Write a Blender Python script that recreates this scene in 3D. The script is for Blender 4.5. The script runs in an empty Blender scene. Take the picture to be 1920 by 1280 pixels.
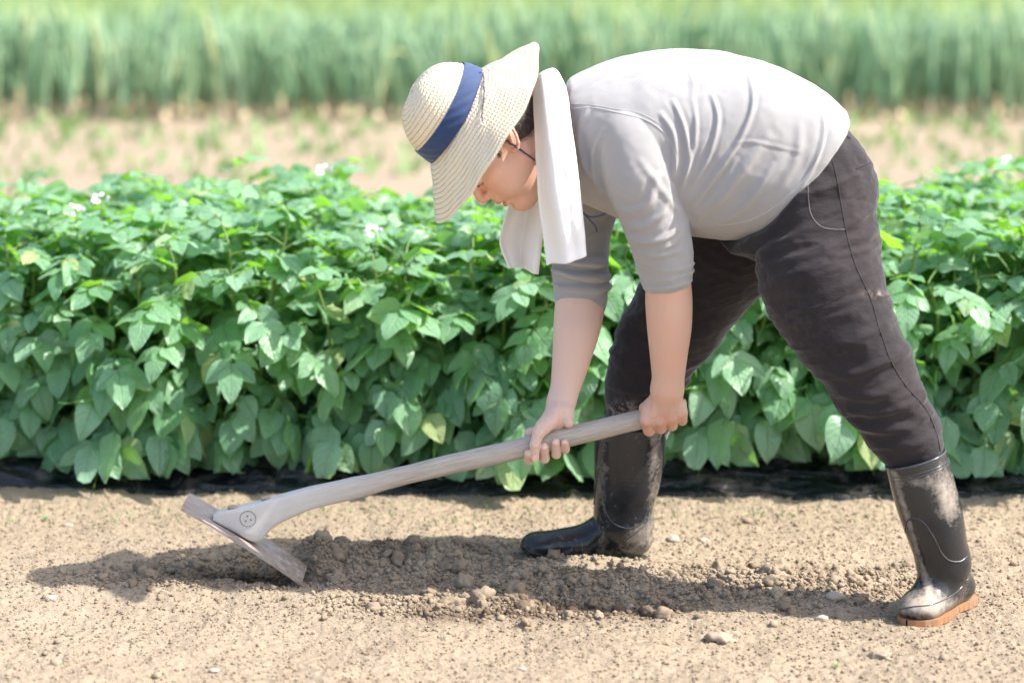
import bpy, math, random
import numpy as np
import openvdb as vdb
from mathutils import Vector, Matrix
from mathutils.bvhtree import BVHTree

# ------------------------------------------------------------------ camera, world, sun, exposure
SC = bpy.context.scene
COL = SC.collection
FPX = 4533.0
CAM = np.array([0.0, -4.87, 1.45]); PITCH = math.radians(10.9)
cd = bpy.data.cameras.new("camera"); cam = bpy.data.objects.new("camera", cd); COL.objects.link(cam)
cam.location = CAM; cam.rotation_euler = (math.radians(90) - PITCH, 0, 0)
cd.sensor_width = 36; cd.lens = FPX / 1920 * 36; cd.clip_end = 600; cd.clip_start = 0.05
cd.dof.use_dof = True; cd.dof.focus_distance = 4.93; cd.dof.aperture_fstop = 1.9
SC.camera = cam
SUN = Vector((0.62, -0.10, 0.78)).normalized()
w = bpy.data.worlds.new("World"); SC.world = w; w.use_nodes = True
nt = w.node_tree; nt.nodes.clear()
sky = nt.nodes.new("ShaderNodeTexSky"); sky.sky_type = 'NISHITA'; sky.sun_disc = False
sky.sun_elevation = math.asin(SUN.z); sky.sun_rotation = math.atan2(SUN.x, SUN.y)
sky.air_density = 1.0; sky.dust_density = 2.5; sky.ozone_density = 0.6
bg = nt.nodes.new("ShaderNodeBackground"); bg.inputs[1].default_value = 0.15
wo = nt.nodes.new("ShaderNodeOutputWorld")
nt.links.new(sky.outputs[0], bg.inputs[0]); nt.links.new(bg.outputs[0], wo.inputs[0])
sl = bpy.data.lights.new("sun", 'SUN'); sl.energy = 3.7; sl.angle = math.radians(0.6); sl.color = (1.0, 0.955, 0.88)
so = bpy.data.objects.new("sun", sl); COL.objects.link(so)
so.rotation_euler = SUN.to_track_quat('Z', 'Y').to_euler(); so.location = (3, -1, 5)
SC.view_settings.view_transform = 'Standard'; SC.view_settings.look = 'None'
SC.view_settings.exposure = 1.3; SC.view_settings.gamma = 1
SC.cycles.max_bounces = 8; SC.cycles.diffuse_bounces = 4; SC.cycles.transmission_bounces = 4
SC.cycles.sample_clamp_indirect = 6
SC.cycles.use_denoising = True

# ------------------------------------------------------------------ helpers
FW = np.array([0, math.cos(PITCH), -math.sin(PITCH)]); UPV = np.array([0, math.sin(PITCH), math.cos(PITCH)]); RT = np.array([1.0, 0, 0])
def ray(px, py): return FW + RT * (px - 960) / FPX + UPV * (640 - py) / FPX
def P(px, py, Y=0.0):
    r = ray(px, py); return CAM + r * ((Y - CAM[1]) / r[1])
def G(px, py, z=0.0):
    r = ray(px, py); return CAM + r * ((z - CAM[2]) / r[2])
def mpp(Y=0.0): return (Y - CAM[1]) / math.cos(PITCH) / FPX        # metres per photo pixel at depth Y
def proj(x, y, z):
    dx = x - CAM[0]; dy = y - CAM[1]; dz = z - CAM[2]
    d = dy * FW[1] + dz * FW[2]; u = dy * UPV[1] + dz * UPV[2]
    return 960 + FPX * dx / d, 640 - FPX * u / d
def hash3(i, j, k):
    n = (i.astype(np.int64) * 73856093) ^ (j.astype(np.int64) * 19349663) ^ (k.astype(np.int64) * 83492791)
    n = (n ^ (n >> 13)) * 1274126177 & 0x7fffffff
    return ((n ^ (n >> 16)) & 0xffff) / 65535.0
def vnoise(p):                                                      # value noise in [-1, 1]
    i = np.floor(p); f = p - i; f = f * f * (3 - 2 * f); r = 0
    for a in (0, 1):
        for b in (0, 1):
            for c in (0, 1):
                wt = (f[:, 0] if a else 1 - f[:, 0]) * (f[:, 1] if b else 1 - f[:, 1]) * (f[:, 2] if c else 1 - f[:, 2])
                r = r + wt * hash3(i[:, 0] + a, i[:, 1] + b, i[:, 2] + c)
    return r * 2 - 1
def fbm(p, o=4, g=0.5):
    r = 0; a = 1
    for k in range(o): r = r + a * vnoise(p * 2.03 ** k + 17.3 * k); a *= g
    return r

def mesh_np(name, V, F, mat=None, smooth=True, loc=(0, 0, 0)):
    """F: (n,4) or (n,3) array, or a list of them"""
    Fs = F if isinstance(F, list) else [F]
    me = bpy.data.meshes.new(name); V = np.asarray(V, dtype=np.float32) - np.asarray(loc, dtype=np.float32)
    me.vertices.add(len(V)); me.vertices.foreach_set("co", V.ravel())
    nl = sum(f.size for f in Fs); npoly = sum(len(f) for f in Fs)
    me.loops.add(nl); me.loops.foreach_set("vertex_index", np.concatenate([f.ravel() for f in Fs]).astype(np.int32))
    me.polygons.add(npoly)
    tot = np.concatenate([np.full(len(f), f.shape[1]) for f in Fs]).astype(np.int32)
    st = np.concatenate([[0], np.cumsum(tot)[:-1]]).astype(np.int32)
    me.polygons.foreach_set("loop_start", st); me.polygons.foreach_set("loop_total", tot)
    me.polygons.foreach_set("use_smooth", np.full(npoly, smooth))
    me.update(calc_edges=True)
    if mat: me.materials.append(mat)
    return me
def link(name, me, parent=None, loc=None):
    o = bpy.data.objects.new(name, me); COL.objects.link(o)
    if loc is not None: o.location = loc
    if parent: 
        o.parent = parent
        if loc is None: o.location = (0, 0, 0)
    return o
def tag(o, label=None, cat=None, group=None, kind=None):
    if label: o["label"] = label
    if cat: o["category"] = cat
    if group: o["group"] = group
    if kind: o["kind"] = kind
    return o
def attr(me, name, vals):
    a = me.attributes.new(name, 'FLOAT', 'POINT'); a.data.foreach_set("value", np.asarray(vals, dtype=np.float32))
def normals(me):
    n = np.empty(len(me.vertices) * 3, dtype=np.float32); me.vertex_normals.foreach_get("vector", n); return n.reshape(-1, 3)

# ---- signed-distance primitives
def RC(a, b, ra, rb, k=0.01, op='u'):
    a = np.array(a, float); b = np.array(b, float); ba = b - a; L = max(ba @ ba, 1e-12)
    def fn(Q):
        d = Q - a; t = np.clip((d @ ba) / L, 0, 1)
        return np.linalg.norm(d - t[:, None] * ba, axis=1) - (ra + (rb - ra) * t)
    return fn, op, k
def EL(c, r, R=None, k=0.01, op='u'):
    c = np.array(c, float); r = np.array(r, float); R = np.eye(3) if R is None else R
    def fn(Q):
        q = (Q - c) @ R.T
        k0 = np.linalg.norm(q / r, axis=1); k1 = np.linalg.norm(q / (r * r), axis=1) + 1e-9
        return np.where(k0 < 1e-4, -r.min(), k0 * (k0 - 1) / k1)
    return fn, op, k
def chain(pts, k=0.01, kin=None):
    """pts: (px, py, Y, r in photo px)"""
    out = []
    if len(pts) > 2:
        pts = spline(pts, (len(pts) - 1) * 7 + 1)
    for i, (p, q) in enumerate(zip(pts[:-1], pts[1:])):
        out.append(RC(P(*p[:3]), P(*q[:3]), p[3] * mpp(p[2]), q[3] * mpp(q[2]), k if i == 0 else 0.0))
    return out
def smin(a, b, k):
    if k <= 0: return np.minimum(a, b)
    h = np.maximum(k - np.abs(a - b), 0) / k; return np.minimum(a, b) - h * h * k * 0.25
def comb(prims, Q):
    d = np.full(len(Q), 1e3)
    for fn, op, k in prims:
        e = fn(Q)
        if op == 'u': d = smin(d, e, k)
        elif op == 's': d = -smin(-d, e, k)
        else: d = -smin(-d, -e, k)
    return d
def mesh_sdf(name, prims, lo, hi, h, mat, N=16):
    lo = np.array(lo, float); hi = np.array(hi, float)
    nb = np.ceil((hi - lo) / (h * N)).astype(int)
    bi = np.stack(np.meshgrid(*[np.arange(n) for n in nb], indexing='ij'), -1).reshape(-1, 3)
    cen = lo + (bi + 0.5) * h * N; Rb = h * N * 0.87
    ds = [fn(cen) for fn, op, k in prims]
    d = np.full(len(cen), 1e3)
    for e, (fn, op, k) in zip(ds, prims):
        if op == 'u': d = smin(d, e, k)
        elif op == 's': d = -smin(-d, e, k)
        else: d = -smin(-d, -e, k)
    g = vdb.FloatGrid(3 * h); g.transform = vdb.createLinearTransform(h)
    loc = np.stack(np.meshgrid(*[np.arange(N)] * 3, indexing='ij'), -1).reshape(-1, 3) * h
    for n in range(len(cen)):
        org = tuple(int(v) for v in bi[n] * N)
        if d[n] > Rb * 1.35 + 0.004: continue
        if d[n] < -Rb * 1.6 - 0.006:
            g.fill(org, tuple(v + N - 1 for v in org), -3 * h, True); continue
        sel = [p for p, e in zip(prims, ds) if p[1] == 'i' or e[n] < Rb * 1.6 + p[2] + 0.006]
        q = comb(sel, loc + lo + bi[n] * h * N)
        g.copyFromArray(np.clip(q, -3 * h, 3 * h).reshape(N, N, N).astype(np.float32), ijk=org)
    pts, quads = g.convertToQuads(0.0)
    pts = pts + lo
    me = mesh_np(name, pts, quads.astype(np.int32), mat)
    return me, pts

def tube(path, rad, n=8, caps=True):
    path = np.array(path, float); m = len(path); rad = np.broadcast_to(rad, (m,)) if np.ndim(rad) < 2 else rad
    T = np.gradient(path, axis=0); T /= np.linalg.norm(T, axis=1)[:, None] + 1e-12
    up = np.array([0, 0, 1.0]) if abs(T[0][2]) < 0.9 else np.array([1.0, 0, 0])
    u = np.cross(T[0], up); u /= np.linalg.norm(u); V = []
    for i in range(m):
        u = u - T[i] * (u @ T[i]); u /= np.linalg.norm(u); v = np.cross(T[i], u)
        a = np.arange(n) / n * 2 * math.pi
        V.append(path[i] + rad[i] * (np.cos(a)[:, None] * u + np.sin(a)[:, None] * v))
    V = np.concatenate(V); F = []
    idx = np.arange(n); nx = (idx + 1) % n
    for i in range(m - 1): F.append(np.stack([i * n + idx, i * n + nx, (i + 1) * n + nx, (i + 1) * n + idx], 1))
    F = np.concatenate(F)
    if caps:
        V = np.vstack([V, path[0], path[-1]]); c0 = len(V) - 2
        T0 = np.stack([nx, idx, np.full(n, c0)], 1); T1 = np.stack([(m - 1) * n + idx, (m - 1) * n + nx, np.full(n, c0 + 1)], 1)
        return V, [F, T0, T1]
    return V, [F]
def merge(parts):
    V = []; Q = []; T = []; o = 0
    for v, fs in parts:
        V.append(v)
        for f in fs: (Q if f.shape[1] == 4 else T).append(f + o)
        o += len(v)
    return np.concatenate(V), [np.concatenate(x) for x in (Q, T) if x]
def spline(pts, n):
    p = np.array(pts, float); m = len(p); t = np.linspace(0, m - 1 - 1e-9, n); i = t.astype(int); f = (t - i)[:, None]
    g = lambda j: p[np.clip(j, 0, m - 1)]
    a, b, c, d = g(i - 1), g(i), g(i + 1), g(i + 2)
    return 0.5 * ((2 * b) + (c - a) * f + (2 * a - 5 * b + 4 * c - d) * f * f + (3 * b - a - 3 * c + d) * f ** 3)

# ---- materials
class M:
    def __init__(s, name, rough=0.6, spec=0.5):
        s.m = bpy.data.materials.new(name); s.m.use_nodes = True; s.t = s.m.node_tree; s.b = s.t.nodes["Principled BSDF"]
        s.b.inputs["Roughness"].default_value = rough; s.b.inputs["Specular IOR Level"].default_value = spec
        s.tc = s.n("TexCoord"); s.out = s.t.nodes["Material Output"]
    def n(s, k, **kw):
        x = s.t.nodes.new("ShaderNode" + k)
        for a, v in kw.items(): setattr(x, a, v)
        return x
    def l(s, a, b): s.t.links.new(a, b)
    def set(s, x, i, v):
        if hasattr(v, "links") or hasattr(v, "is_linked"): s.l(v, x.inputs[i])
        else: x.inputs[i].default_value = v
    def map(s, src='Object', sc=(1, 1, 1), rot=(0, 0, 0)):
        mp = s.n("Mapping"); s.l(s.tc.outputs[src], mp.inputs[0]); mp.inputs["Scale"].default_value = sc; mp.inputs["Rotation"].default_value = rot
        return mp.outputs[0]
    def noise(s, scale, detail=4, rough=0.55, vec=None, dist=0.0):
        x = s.n("TexNoise"); x.inputs["Scale"].default_value = scale; x.inputs["Detail"].default_value = detail
        x.inputs["Roughness"].default_value = rough; x.inputs["Distortion"].default_value = dist
        s.l(vec or s.tc.outputs["Object"], x.inputs["Vector"]); return x.outputs["Fac"]
    def vor(s, scale, feat='F1', vec=None):
        x = s.n("TexVoronoi", feature=feat); x.inputs["Scale"].default_value = scale
        s.l(vec or s.tc.outputs["Object"], x.inputs["Vector"]); return x.outputs["Distance"]
    def attr(s, name): return s.n("Attribute", attribute_name=name).outputs["Fac"]
    def math(s, op, a, b=0.0, clamp=False):
        x = s.n("Math", operation=op, use_clamp=clamp); s.set(x, 0, a); s.set(x, 1, b); return x.outputs[0]
    def ramp(s, f, lo, hi, a=0.0, b=1.0):
        x = s.n("MapRange"); s.set(x, 0, f); x.inputs[1].default_value = lo; x.inputs[2].default_value = hi
        x.inputs[3].default_value = a; x.inputs[4].default_value = b; return x.outputs[0]
    def mix(s, f, a, b):
        x = s.n("Mix", data_type='RGBA'); s.set(x, 0, f)
        for i, v in ((6, a), (7, b)):
            if isinstance(v, tuple): x.inputs[i].default_value = (*v, 1)
            else: s.l(v, x.inputs[i])
        return x.outputs[2]
    def col(s, c):
        if isinstance(c, tuple): s.b.inputs["Base Color"].default_value = (*c, 1)
        else: s.l(c, s.b.inputs["Base Color"])
        return s
    def rough(s, v): s.set(s.b, "Roughness", v); return s
    def bump(s, h, dist=0.001, st=1.0, prev=None):
        x = s.n("Bump"); x.inputs["Strength"].default_value = st; x.inputs["Distance"].default_value = dist
        s.l(h, x.inputs["Height"])
        if prev: s.l(prev, x.inputs["Normal"])
        s.l(x.outputs[0], s.b.inputs["Normal"]); return x.outputs[0]

def soil_mat():
    m = M("soil", 0.95, 0.15)
    n1 = m.noise(1.6, 5); n2 = m.noise(60, 6, 0.65); n3 = m.noise(9, 4)
    c = m.mix(m.ramp(n1, 0.35, 0.65), (0.30, 0.238, 0.170), (0.215, 0.167, 0.117))
    c = m.mix(m.ramp(n2, 0.3, 0.72), c, (0.34, 0.274, 0.198))
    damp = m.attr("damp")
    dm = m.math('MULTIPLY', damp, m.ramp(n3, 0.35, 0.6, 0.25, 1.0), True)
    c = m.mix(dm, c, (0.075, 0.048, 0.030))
    m.col(c)
    b = m.bump(m.noise(220, 6, 0.7), 0.003, 0.9)
    m.bump(m.vor(110), 0.004, 0.5, b)
    return m.m
def crumb_mat():
    m = M("soil_clod", 0.95, 0.15)
    r = m.n("ObjectInfo"); n = m.noise(14, 5); n2 = m.noise(150, 4)
    c = m.mix(m.ramp(n, 0.35, 0.65), (0.315, 0.25, 0.178), (0.205, 0.154, 0.106))
    c = m.mix(m.math('MULTIPLY', m.attr("damp"), 0.85, True), c, (0.085, 0.056, 0.036))
    m.col(c); m.bump(n2, 0.002, 0.8); return m.m
def stone_mat(c1, c2):
    m = M("stone", 0.8, 0.3); m.col(m.mix(m.noise(40, 5), c1, c2)); m.bump(m.noise(160, 5), 0.002, 0.6); return m.m
def skin_mat():
    m = M("skin", 0.5, 0.4)
    n = m.noise(22, 5); n2 = m.noise(260, 3)
    c = m.mix(m.ramp(n, 0.35, 0.7), (0.63, 0.405, 0.30), (0.66, 0.37, 0.27))
    c = m.mix(m.math('MULTIPLY', m.attr("red"), 0.75, True), c, (0.60, 0.24, 0.18))
    c = m.mix(m.math('MULTIPLY', m.attr("pale"), 0.8, True), c, (0.71, 0.50, 0.41))
    c = m.mix(m.math('MULTIPLY', m.attr("lip"), 0.9, True), c, (0.50, 0.16, 0.13))
    c = m.mix(m.math('MULTIPLY', m.attr("dirt"), m.ramp(m.noise(150, 6, 0.75), 0.5, 0.66), True), c, (0.30, 0.22, 0.17))
    c = m.mix(m.ramp(m.noise(480, 2), 0.68, 0.8, 0, 0.15), c, (0.52, 0.27, 0.19))
    c = m.mix(m.attr("dark"), c, (0.05, 0.03, 0.025))
    m.col(c); m.b.inputs["Subsurface Weight"].default_value = 0.12
    m.b.inputs["Subsurface Radius"].default_value = (0.8, 0.3, 0.15); m.b.inputs["Subsurface Scale"].default_value = 0.006
    k_ = m.bump(n2, 0.0006, 0.5); m.bump(m.noise(1.0, 4, 0.6, m.map("Object", (120, 120, 26))), 0.0016, 0.5, k_); return m.m
def knit_mat():
    m = M("grey_knit", 0.95, 0.2)
    mp = m.map('Object', (1, 1, 1), (0, math.radians(-14), 0))
    s = m.n("SeparateXYZ"); m.l(mp, s.inputs[0])
    a = m.math('SINE', m.math('MULTIPLY', s.outputs[0], 1900)); b = m.math('SINE', m.math('MULTIPLY', s.outputs[2], 1900))
    g = m.math('MULTIPLY', a, b)
    n = m.noise(7, 4); n2 = m.noise(420, 3)
    c = m.mix(m.ramp(n, 0.3, 0.7), (0.42, 0.408, 0.408), (0.375, 0.365, 0.37))
    c = m.mix(m.math('MULTIPLY', m.ramp(g, -0.6, 0.3, 1, 0), 0.24), c, (0.27, 0.265, 0.27))
    c = m.mix(m.math('MULTIPLY', n2, 0.35), c, (0.52, 0.50, 0.49))
    m.col(c); m.b.inputs["Sheen Weight"].default_value = 0.35; m.b.inputs["Sheen Roughness"].default_value = 0.5
    k = m.bump(g, 0.0009, 0.8); m.bump(n2, 0.001, 0.5, k); return m.m
def trouser_mat():
    m = M("faded_twill", 0.9, 0.2)
    n = m.noise(9, 5, 0.6); n2 = m.noise(300, 4); n3 = m.noise(34, 5, 0.7)
    c = m.mix(m.ramp(n, 0.35, 0.7), (0.0185, 0.0155, 0.018), (0.031, 0.025, 0.027))
    c = m.mix(m.math('MULTIPLY', m.ramp(n3, 0.6, 0.78), 0.30), c, (0.085, 0.065, 0.06))
    c = m.mix(m.math('MULTIPLY', m.attr("dust"), m.ramp(m.noise(60, 6, 0.75), 0.45, 0.56), True), c, (0.36, 0.29, 0.24))
    c = m.mix(m.math('MULTIPLY', n2, 0.18), c, (0.075, 0.063, 0.064))
    m.col(c); m.b.inputs["Sheen Weight"].default_value = 0.25; m.b.inputs["Sheen Roughness"].default_value = 0.4
    b = m.bump(n2, 0.0008, 0.6); m.bump(m.noise(45, 3, vec=m.map('Object', (0.6, 1, 2.2), (0, 0.5, 0))), 0.004, 0.45, b); return m.m
def boot_mat():
    m = M("black_rubber", 0.16, 0.36)
    n = m.noise(28, 7, 0.72, dist=0.4); n2 = m.noise(130, 5, 0.7); n0 = m.noise(7, 4)
    d = m.math('ADD', m.math('MULTIPLY', m.attr("dust"), 1.0), -0.45)
    f = m.ramp(m.math('ADD', m.math('ADD', n, m.math('MULTIPLY', n2, 0.5)), d), 0.62, 1.05)
    film = m.ramp(n0, 0.35, 0.8, 0.0, 0.10)
    f2 = m.math('MAXIMUM', f, film)
    m.col(m.mix(f2, (0.014, 0.016, 0.020), (0.33, 0.28, 0.23)))
    m.rough(m.ramp(f2, 0.0, 0.7, 0.12, 0.85))
    m.bump(m.noise(11, 3), 0.004, 0.25); return m.m
def simple(name, c1, c2=None, rough=0.6, scale=20, bs=100, bd=0.001, spec=0.4, sheen=0):
    m = M(name, rough, spec); m.col(m.mix(m.ramp(m.noise(scale, 5), 0.3, 0.7), c1, c2 or c1)); m.bump(m.noise(bs, 4), bd, 0.5)
    m.b.inputs["Sheen Weight"].default_value = sheen; return m.m
def wood_mat():
    m = M("weathered_ash_wood", 0.7, 0.3)
    mp0 = m.map('Object', (1, 1, 1), (0, math.radians(13.5), 0)); mp1 = m.n("Mapping"); m.l(mp0, mp1.inputs[0]); mp1.inputs["Scale"].default_value = (2.5, 40, 40); mp = mp1.outputs[0]
    g = m.noise(6, 6, 0.6, mp, 0.3); g2 = m.noise(26, 5, 0.6, mp)
    c = m.mix(m.ramp(g, 0.3, 0.7), (0.52, 0.465, 0.41), (0.36, 0.305, 0.25))
    c = m.mix(m.math('MULTIPLY', m.ramp(g2, 0.55, 0.7), 0.5), c, (0.22, 0.175, 0.14))
    c = m.mix(m.math('MULTIPLY', m.attr("chalk"), m.ramp(m.noise(18, 5), 0.25, 0.6, 0.35, 0.8), True), c, (0.58, 0.56, 0.535))
    m.col(c); m.bump(g2, 0.0012, 0.5); return m.m
def steel_mat():
    m = M("worn_steel", 0.5, 0.5)
    n = m.noise(14, 6, 0.65); n2 = m.noise(220, 4)
    c = m.mix(m.ramp(n, 0.35, 0.65), (0.37, 0.33, 0.32), (0.27, 0.205, 0.18))
    c = m.mix(m.ramp(n2, 0.45, 0.65, 0, 0.45), c, (0.50, 0.44, 0.39))
    c = m.mix(m.math('MULTIPLY', m.attr('mud'), m.ramp(m.noise(55, 6, 0.7), 0.38, 0.55), True), c, (0.20, 0.15, 0.105)); m.col(c); m.b.inputs["Metallic"].default_value = 0.15; m.rough(m.ramp(n, 0.3, 0.7, 0.55, 0.8)); m.bump(n2, 0.0008, 0.5); return m.m
def towel_mat():
    m = M("white_terry", 1.0, 0.1); m.col(m.mix(m.noise(12, 3), (0.84, 0.84, 0.84), (0.80, 0.80, 0.81)))
    m.b.inputs["Sheen Weight"].default_value = 0.4
    b = m.bump(m.noise(380, 3, 0.7), 0.0014, 0.7); m.bump(m.vor(520), 0.001, 0.4, b); return m.m
def straw_mat():
    m = M("plaited_straw", 0.42, 0.45)
    uv = m.tc.outputs["UV"]; s = m.n("SeparateXYZ"); m.l(uv, s.inputs[0])       # u = angle*radius metres, v = arc length / row height
    row = m.math('FRACT', s.outputs[1])
    idx = m.math('FLOOR', s.outputs[1])
    tri = m.math('ABSOLUTE', m.math('SUBTRACT', row, 0.5))
    ch = m.math('SINE', m.math('ADD', m.math('MULTIPLY', s.outputs[0], 900), m.math('ADD', m.math('MULTIPLY', tri, 9), m.math('MULTIPLY', idx, 2.1))))
    gap = m.ramp(tri, 0.40, 0.5)
    mp = m.n("Mapping"); m.l(uv, mp.inputs[0]); mp.inputs["Scale"].default_value = (220, 2.2, 1)
    n = m.noise(1.0, 4, 0.6, mp.outputs[0])
    c = m.mix(m.ramp(n, 0.3, 0.7), (0.93, 0.805, 0.61), (0.83, 0.69, 0.47))
    c = m.mix(m.math('MULTIPLY', m.ramp(ch, -1, 0.1, 1, 0), 0.28), c, (0.58, 0.43, 0.24))
    c = m.mix(m.math('MULTIPLY', gap, 0.75), c, (0.50, 0.36, 0.19))
    m.col(c)
    hh = m.math('ADD', m.math('MULTIPLY', ch, 0.35), m.math('MULTIPLY', gap, -1.2))
    m.bump(m.math('ADD', hh, n), 0.0012, 0.9)
    m.b.inputs["Subsurface Weight"].default_value = 0.0
    return m.m
def leaf_mat(name, c1, c2, tr, back, rough=0.42, vein=True, trans=0.36, sheen=0.18):
    m = M(name, rough, 0.5)
    oi = m.n("ObjectInfo")
    n = m.noise(9, 3); at = m.attr("var")
    c = m.mix(at, c1, c2); c = m.mix(m.ramp(at, 0.94, 1.0, 0, 0.7), c, (c2[0] * 1.9, c2[1] * 1.15, c2[2] * 0.5))
    c = m.mix(m.ramp(oi.outputs["Random"], 0, 1, 0, 0.3), c, (c2[0] * 1.2, c2[1] * 1.15, c2[2]))
    if vein:
        s = m.n("SeparateXYZ"); m.l(m.tc.outputs["UV"], s.inputs[0])
        av = m.math('ABSOLUTE', s.outputs[1])
        vv = m.math('SINE', m.math('MULTIPLY', m.math('SUBTRACT', s.outputs[0], m.math('MULTIPLY', av, 0.28)), 44))
        vein_f = m.ramp(vv, 0.72, 1.0); mid = m.ramp(av, 0.0, 0.07, 1, 0)
        vf = m.math('MAXIMUM', m.math('MULTIPLY', vein_f, 0.45), mid)
        c = m.mix(m.math('MULTIPLY', vf, 0.5), c, (c2[0] * 1.8, c2[1] * 1.6, c2[2] * 1.4))
        m.bump(m.math('ADD', m.math('MULTIPLY', vf, -1.0), m.noise(70, 3)), 0.004, 0.8)
    geo = m.n("NewGeometry")
    c = m.mix(m.math('MULTIPLY', geo.outputs["Backfacing"], 0.6), c, back)
    m.col(c)
    m.b.inputs["Sheen Weight"].default_value = sheen; m.b.inputs["Sheen Roughness"].default_value = 0.35; m.b.inputs["Sheen Tint"].default_value = (0.8, 1.0, 0.88, 1)
    t = m.n("BsdfTranslucent"); t.inputs[0].default_value = (*tr, 1)
    mx = m.n("MixShader"); mx.inputs[0].default_value = trans
    m.l(m.b.outputs[0], mx.inputs[1]); m.l(t.outputs[0], mx.inputs[2]); m.l(mx.outputs[0], m.out.inputs[0])
    return m.m

MAT = dict(soil=soil_mat(), crumb=crumb_mat(), skin=skin_mat(), knit=knit_mat(), trousers=trouser_mat(), boot=boot_mat(),
    wood=wood_mat(), steel=steel_mat(), towel=towel_mat(), straw=straw_mat(),
    navy=simple("navy_ribbon", (0.018, 0.040, 0.115), (0.026, 0.052, 0.135), 0.7, 60, 200, 0.001, 0.3, 0.3),
    cord=simple("dark_cord", (0.035, 0.04, 0.09), (0.05, 0.055, 0.11), 0.8),
    sole=simple("amber_gum_sole", (0.34, 0.145, 0.06), (0.29, 0.19, 0.12), 0.5, 30, 90, 0.001),
    hair=simple("black_hair", (0.040, 0.032, 0.027), (0.10, 0.082, 0.068), 0.55, 90, 400, 0.002),
    mark=simple("burnt_mark", (0.20, 0.18, 0.165), (0.25, 0.23, 0.21), 0.9),
    thread=simple("trouser_thread", (0.018, 0.015, 0.016), (0.03, 0.025, 0.025), 0.9),
    piping=simple("pale_stitching", (0.19, 0.165, 0.16), (0.13, 0.11, 0.11), 0.9),
    rim=simple("rubber_rim", (0.03, 0.035, 0.042), (0.06, 0.065, 0.07), 0.22, 30, 60, 0.001, 0.6),
    mulch=None,
    leaf=leaf_mat("potato_leaf", (0.118, 0.275, 0.140), (0.27, 0.45, 0.31), (0.36, 0.78, 0.04), (0.22, 0.42, 0.13), 0.33),
    stem=leaf_mat("potato_stem", (0.14, 0.24, 0.06), (0.16, 0.26, 0.07), (0.25, 0.4, 0.05), (0.14, 0.24, 0.06), 0.5, False, 0.15),
    petal=simple("potato_petal", (0.80, 0.76, 0.78), (0.76, 0.68, 0.72), 0.6),
    onion=leaf_mat("onion_leaf", (0.12, 0.27, 0.14), (0.50, 0.66, 0.43), (0.34, 0.58, 0.22), (0.26, 0.42, 0.26), 0.4, False, 0.2),
    bulb=simple("onion_bulb", (0.66, 0.47, 0.27), (0.72, 0.60, 0.42), 0.5),
    farcrop=leaf_mat("far_crop", (0.24, 0.38, 0.15), (0.40, 0.50, 0.25), (0.38, 0.52, 0.16), (0.33, 0.44, 0.2), 0.6, False, 0.35),
    weed=leaf_mat("weed", (0.16, 0.28, 0.12), (0.22, 0.36, 0.15), (0.3, 0.45, 0.08), (0.2, 0.3, 0.12), 0.5, False, 0.3),
    concrete=simple("grey_concrete", (0.40, 0.38, 0.36), (0.33, 0.31, 0.30), 0.9),
    post=simple("pale_wood_post", (0.55, 0.42, 0.28), (0.48, 0.36, 0.25), 0.8),
)
mm = M("black_mulch_film", 0.3, 0.5)
dn = mm.ramp(mm.noise(13, 6, 0.65, dist=0.5), 0.5, 0.68)
mm.col(mm.mix(mm.math('MULTIPLY', dn, 0.45), (0.012, 0.013, 0.016), (0.22, 0.18, 0.15))); mm.rough(mm.ramp(dn, 0, 1, 0.17, 0.7))
mm.bump(mm.noise(16, 4, 0.5, mm.map('Object', (0.6, 3, 3), (0, 0, 0.3)), 1.2), 0.02, 0.6)
MAT['mulch'] = mm.m

# ------------------------------------------------------------------ ground: one sheet to the horizon
def gauss(x, y, c, sx, sy, rot=0.0):
    dx = x - c[0]; dy = y - c[1]; ca, sa = math.cos(rot), math.sin(rot)
    return np.exp(-((dx * ca + dy * sa) / sx) ** 2 - ((-dx * sa + dy * ca) / sy) ** 2)
def sstep(a, b, v):
    t = np.clip((v - a) / (b - a), 0, 1); return t * t * (3 - 2 * t)
MOUNDS = [(G(606, 1068), 0.045, 0.05, 0.038, 0), (G(582, 1052), 0.028, 0.035, 0.030, 0), (G(1010, 1078), 0.07, 0.035, 0.022, 0), (G(1190, 1092), 0.06, 0.04, 0.02, 0), (G(820, 1060), 0.06, 0.04, 0.02, 0), (G(700, 1052), 0.19, 0.09, 0.040, 0), (G(860, 1030), 0.12, 0.08, 0.018, 0), (G(1085, 1095), 0.15, 0.05, 0.030, 0.0), (G(960, 1085), 0.16, 0.05, 0.018, 0),
          (G(1430, 1088), 0.12, 0.05, 0.020, -0.3), (G(1110, 1160), 0.22, 0.05, 0.008, 0), (G(300, 1098), 0.12, 0.05, 0.012, 0), (G(1100, 1060), 0.20, 0.035, 0.022, 0),
          (G(480, 1108), 0.14, 0.03, 0.014, 0), (G(640, 1125), 0.12, 0.04, 0.012, 0), (G(1550, 1120), 0.10, 0.05, 0.012, 0), (G(1700, 1130), 0.02, 0.06, 0.006, 0)]
HOLES = [(G(480, 1080), 0.12, 0.05, 0.055, 0.0), (G(1200, 1022), 0.05, 0.04, 0.012, 0), (G(1120, 1130), 0.12, 0.03, 0.014, 0.2), (G(1450, 1060), 0.08, 0.03, 0.01, 0), (G(1640, 1050), 0.09, 0.05, 0.012, 0.3)]
LOOSE = [(G(700, 1060), 0.32, 0.13), (G(1080, 1110), 0.32, 0.14), (G(900, 1140), 0.22, 0.06), (G(1480, 1090), 0.25, 0.13), (G(400, 1085), 0.22, 0.07)]
def row_y(x): return 0.70 - 0.022 * x
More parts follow.
